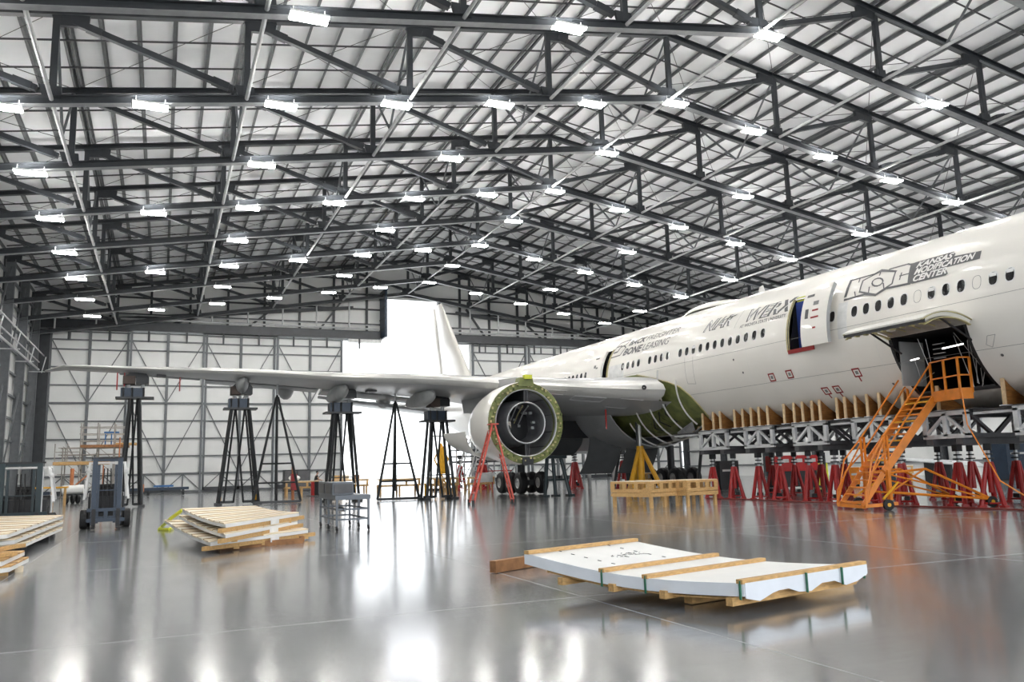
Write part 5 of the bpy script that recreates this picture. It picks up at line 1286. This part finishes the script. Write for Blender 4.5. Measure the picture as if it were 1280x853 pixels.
for a in (-1, .3, 1): MB().box((-6.6+a, 59.6, .55), (.14, .14, 1.1)).build('leg', 'wood', T)
MB().box((-6.9, 60, .5), (.9, .6, .8)).build('drawer_unit', 'blue_steel', T)
T = thing('long_cart', 'low blue and grey cart parked along the far doors', 'cart', (-1.5, 78, 0))
MB().box((-1.0, 78, .62), (6.5, .9, .22)).build('cart_bed', 'blue_steel', T); MB().box((.2, 77.8, .85), (1.6, .6, .16)).build('blue_bundle', 'blue', T)
for a in (-3.8, -1, 1.8): MB().box((a, 78, .3), (.2, .7, .5)).build('cart_leg', 'gear_dark', T)
T = thing('wheeled_pole', 'thin pole with red top on the first wing stand side', 'pole', (-1.05, 54.2, 0)); MB().tube((-1.05, 54.2, 0), (-1.05, 54.2, 1.25), .06, 8).build('pole', 'scaf_orange', T); MB().box((-1.05, 54.2, 1.0), (.26, .2, .45)).build('box', 'scaf_orange', T)
T = thing('person_lift', 'orange equipment pole beside the tripod stand', 'pole', (7.6, 53, 0)); MB().tube((7.6, 53, 0), (7.6, 53, 2.1), .09, 8).build('pole', 'scaf_orange', T); MB().box((7.65, 53, 1.1), (.35, .3, 1.0)).build('body', 'red', T)

# ------------------------------------------------------------------ grey access scaffolding behind the engine
T = thing('access_stairs', 'grey metal access stairs and platform behind the engine', 'scaffold', (24, 62, 0))
for x in (21.3, 22.6, 23.9, 25.2, 26.5):
    for y in (61.2, 63.0): tb((x, y, 0), (x, y, 3.9 if x < 23 else 3.2), .06, 'galv', 'standard')
for z in (2.2, 2.6, 3.1):
    for y in (61.2, 63.0): tb((21.3, y, z), (27.2, y, z), .06, 'alu_dark', 'ledger')
MB().box((24.3, 62.1, 2.15), (5.8, 2.0, .1)).build('platform', 'alu_dark', T)
for z in (.3, .7, 1.1, 1.5, 1.9): MB().box((22.9+.0*z, 60.0+.5*z, z), (1.0, .3, .04)).build('stair_tread', 'galv', T)
for a in (20.9, 21.9): tb((a, 60.8, 0), (a+1.2, 60.8, 4.0), .07, 'galv', 'stringer'); tb((a+.25, 60.8, 0), (a+1.45, 60.8, 4.0), .05, 'galv', 'handrail')
for k in range(9): tb((20.95+.13*k+.0, 60.8, .3+.42*k), (22.0+.13*k, 60.8, .3+.42*k), .03, 'galv', 'rung')
for a in range(4): tb((21.3+1.3*a, 61.1, 0), (22.6+1.3*a, 61.1, 2.1), .04, 'galv', 'diagonal')
for x in (19.6, 20.9): tb((x-.5, 61, 4.3-.1), (x+.5, 61, 4.2), .05, 'alu_dark', 'guard_rail')
T = thing('yellow_lift', 'yellow scissor-like lift mast standing in the doorway beside the engine stand', 'lift', (19.6, 60, 0))
for a, b_ in (((19.1, .1), (20.2, 2.4)), ((20.2, .1), (19.1, 2.4)), ((19.1, 2.4), (19.65, 3.6)), ((20.2, 2.4), (19.65, 3.6)), ((19.5, .1), (19.65, 3.6))): MB().tube((a[0], 60, a[1]), (b_[0], 60, b_[1]), .06, 6).build('arm', 'yellow', T)
MB().box((19.7, 60, 2.3), (.45, .3, 2.0)).build('mast', 'yellow', T); MB().box((19.6, 60, .12), (1.6, 1.0, .2)).build('base', 'gear_dark', T)
T = thing('notice_board', 'white notice board on a low red frame left of the wheels', 'sign', (19.3, 50, 0))
MB().box((19.3, 50, 1.05), (1.15, .05, .62)).build('board', 'paper', T); MB().box((20.1, 50.1, 1.45), (2.4, .06, .06)).build('frame_rail', 'red', T)
for a in (18.75, 19.9, 21.2): MB().box((a, 50.1, .7), (.06, .06, 1.4)).build('frame_post', 'red', T)
# steel truss bench behind the gear
T = thing('tail_cradle', 'grey steel cradle frame behind the landing gear', 'support frame', (28.5, 52, 0))
MB().box((28.2, 52, 2.6), (4.6, .5, .25)).build('lower_beam', 'composite_grey', T); MB().box((28.2, 52, 3.7), (4.6, .4, .2)).build('upper_beam', 'composite_grey', T)
for a in range(5): MB().beam((26.2+a, 52, 2.7), (26.7+a, 52, 3.65), .1, .1, (0, 1, 0)).build('lattice', 'composite_grey', T); MB().beam((26.7+a, 52, 3.65), (27.2+a, 52, 2.7), .1, .1, (0, 1, 0)).build('lattice', 'composite_grey', T)
for a in (26.2, 28.2, 30.2): MB().box((a, 52.2, 1.25), (.2, .2, 2.5)).build('leg', 'composite_grey', T)

# ------------------------------------------------------------------ equipment beyond the jacks
T = thing('red_tool_chest', 'red tool chest with drawers behind the second cradle', 'cabinet', (34, 38, 0))
MB().box((34, 38, 1.45), (3.2, .8, .9)).build('chest', 'red', T)
for k in range(3): MB().box((33.0+k*1.0, 37.58, 1.6), (.8, .03, .2)).build('drawer', 'hub', T)
MB().box((34, 38, .55), (3.0, .7, .9)).build('base_cabinet', 'dark', T)
for i, (x, y, c, d, lb) in enumerate(((31.5, 41, 'dark', (1.4, .8, 1.6), 'black equipment cabinet behind the farthest cradle'), (36.5, 38.5, 'lime', (.8, .6, 1.3), 'lime green cabinet between the jacks'), (38, 37.5, 'orange', (.7, .6, 1.0), 'orange cabinet between the jacks, right of the lime one'),
                                       (39.5, 36.5, 'blue_steel', (1.2, .7, 1.9), 'dark blue rack left of the orange stairs'), (50, 36, 'blue_steel', (2.2, 1.2, 2.4), 'dark blue container at the right picture edge'))):
    T = thing('equipment_cabinet', lb, 'cabinet', (x, y, 0)); MB().box((x, y, d[2]/2+.1), d).build('cabinet_body', c, T); MB().box((x, y, .05), (d[0]*.9, d[1]*.9, .1)).build('plinth', 'gear_dark', T)
    MB().box((x-.1, y-d[1]/2-.02, d[2]*.7), (d[0]*.6, .03, .12)).build('handle_strip', 'hub', T)
T = thing('pipe_rack', 'long grey pipes sloping down on a rack at far right behind the jacks', 'rack', (42, 36, 0))
for k in range(6): MB().tube((36.5+.2*k, 35.5+.25*k, 1.75), (44.5+.2*k, 33.6+.25*k, .95+.05*k), .06, 6).build('pipe', 'galv', T)
for x in (38, 43): MB().box((x, 35.6, .65), (.2, 1.8, 1.3)).build('rack_post', 'gear_dark', T)
T = thing('folding_fan', 'white curved cowl panel standing beyond the third cradle', 'panel', (33, 33, 0))
m = MB(); m.grid([[Vector((33+2.2*t_, 34.5, 2.6-1.2*t_*t_+.25*s_)) for s_ in (0, 1)] for t_ in (0, .25, .5, .75, 1)]); m.build('cowl_sheet', 'white_frame', T, solid=.04)
for a in (33.2, 34.8): MB().box((a, 34.6, 1.0), (.1, .1, 2.0)).build('leg', 'gear_dark', T)
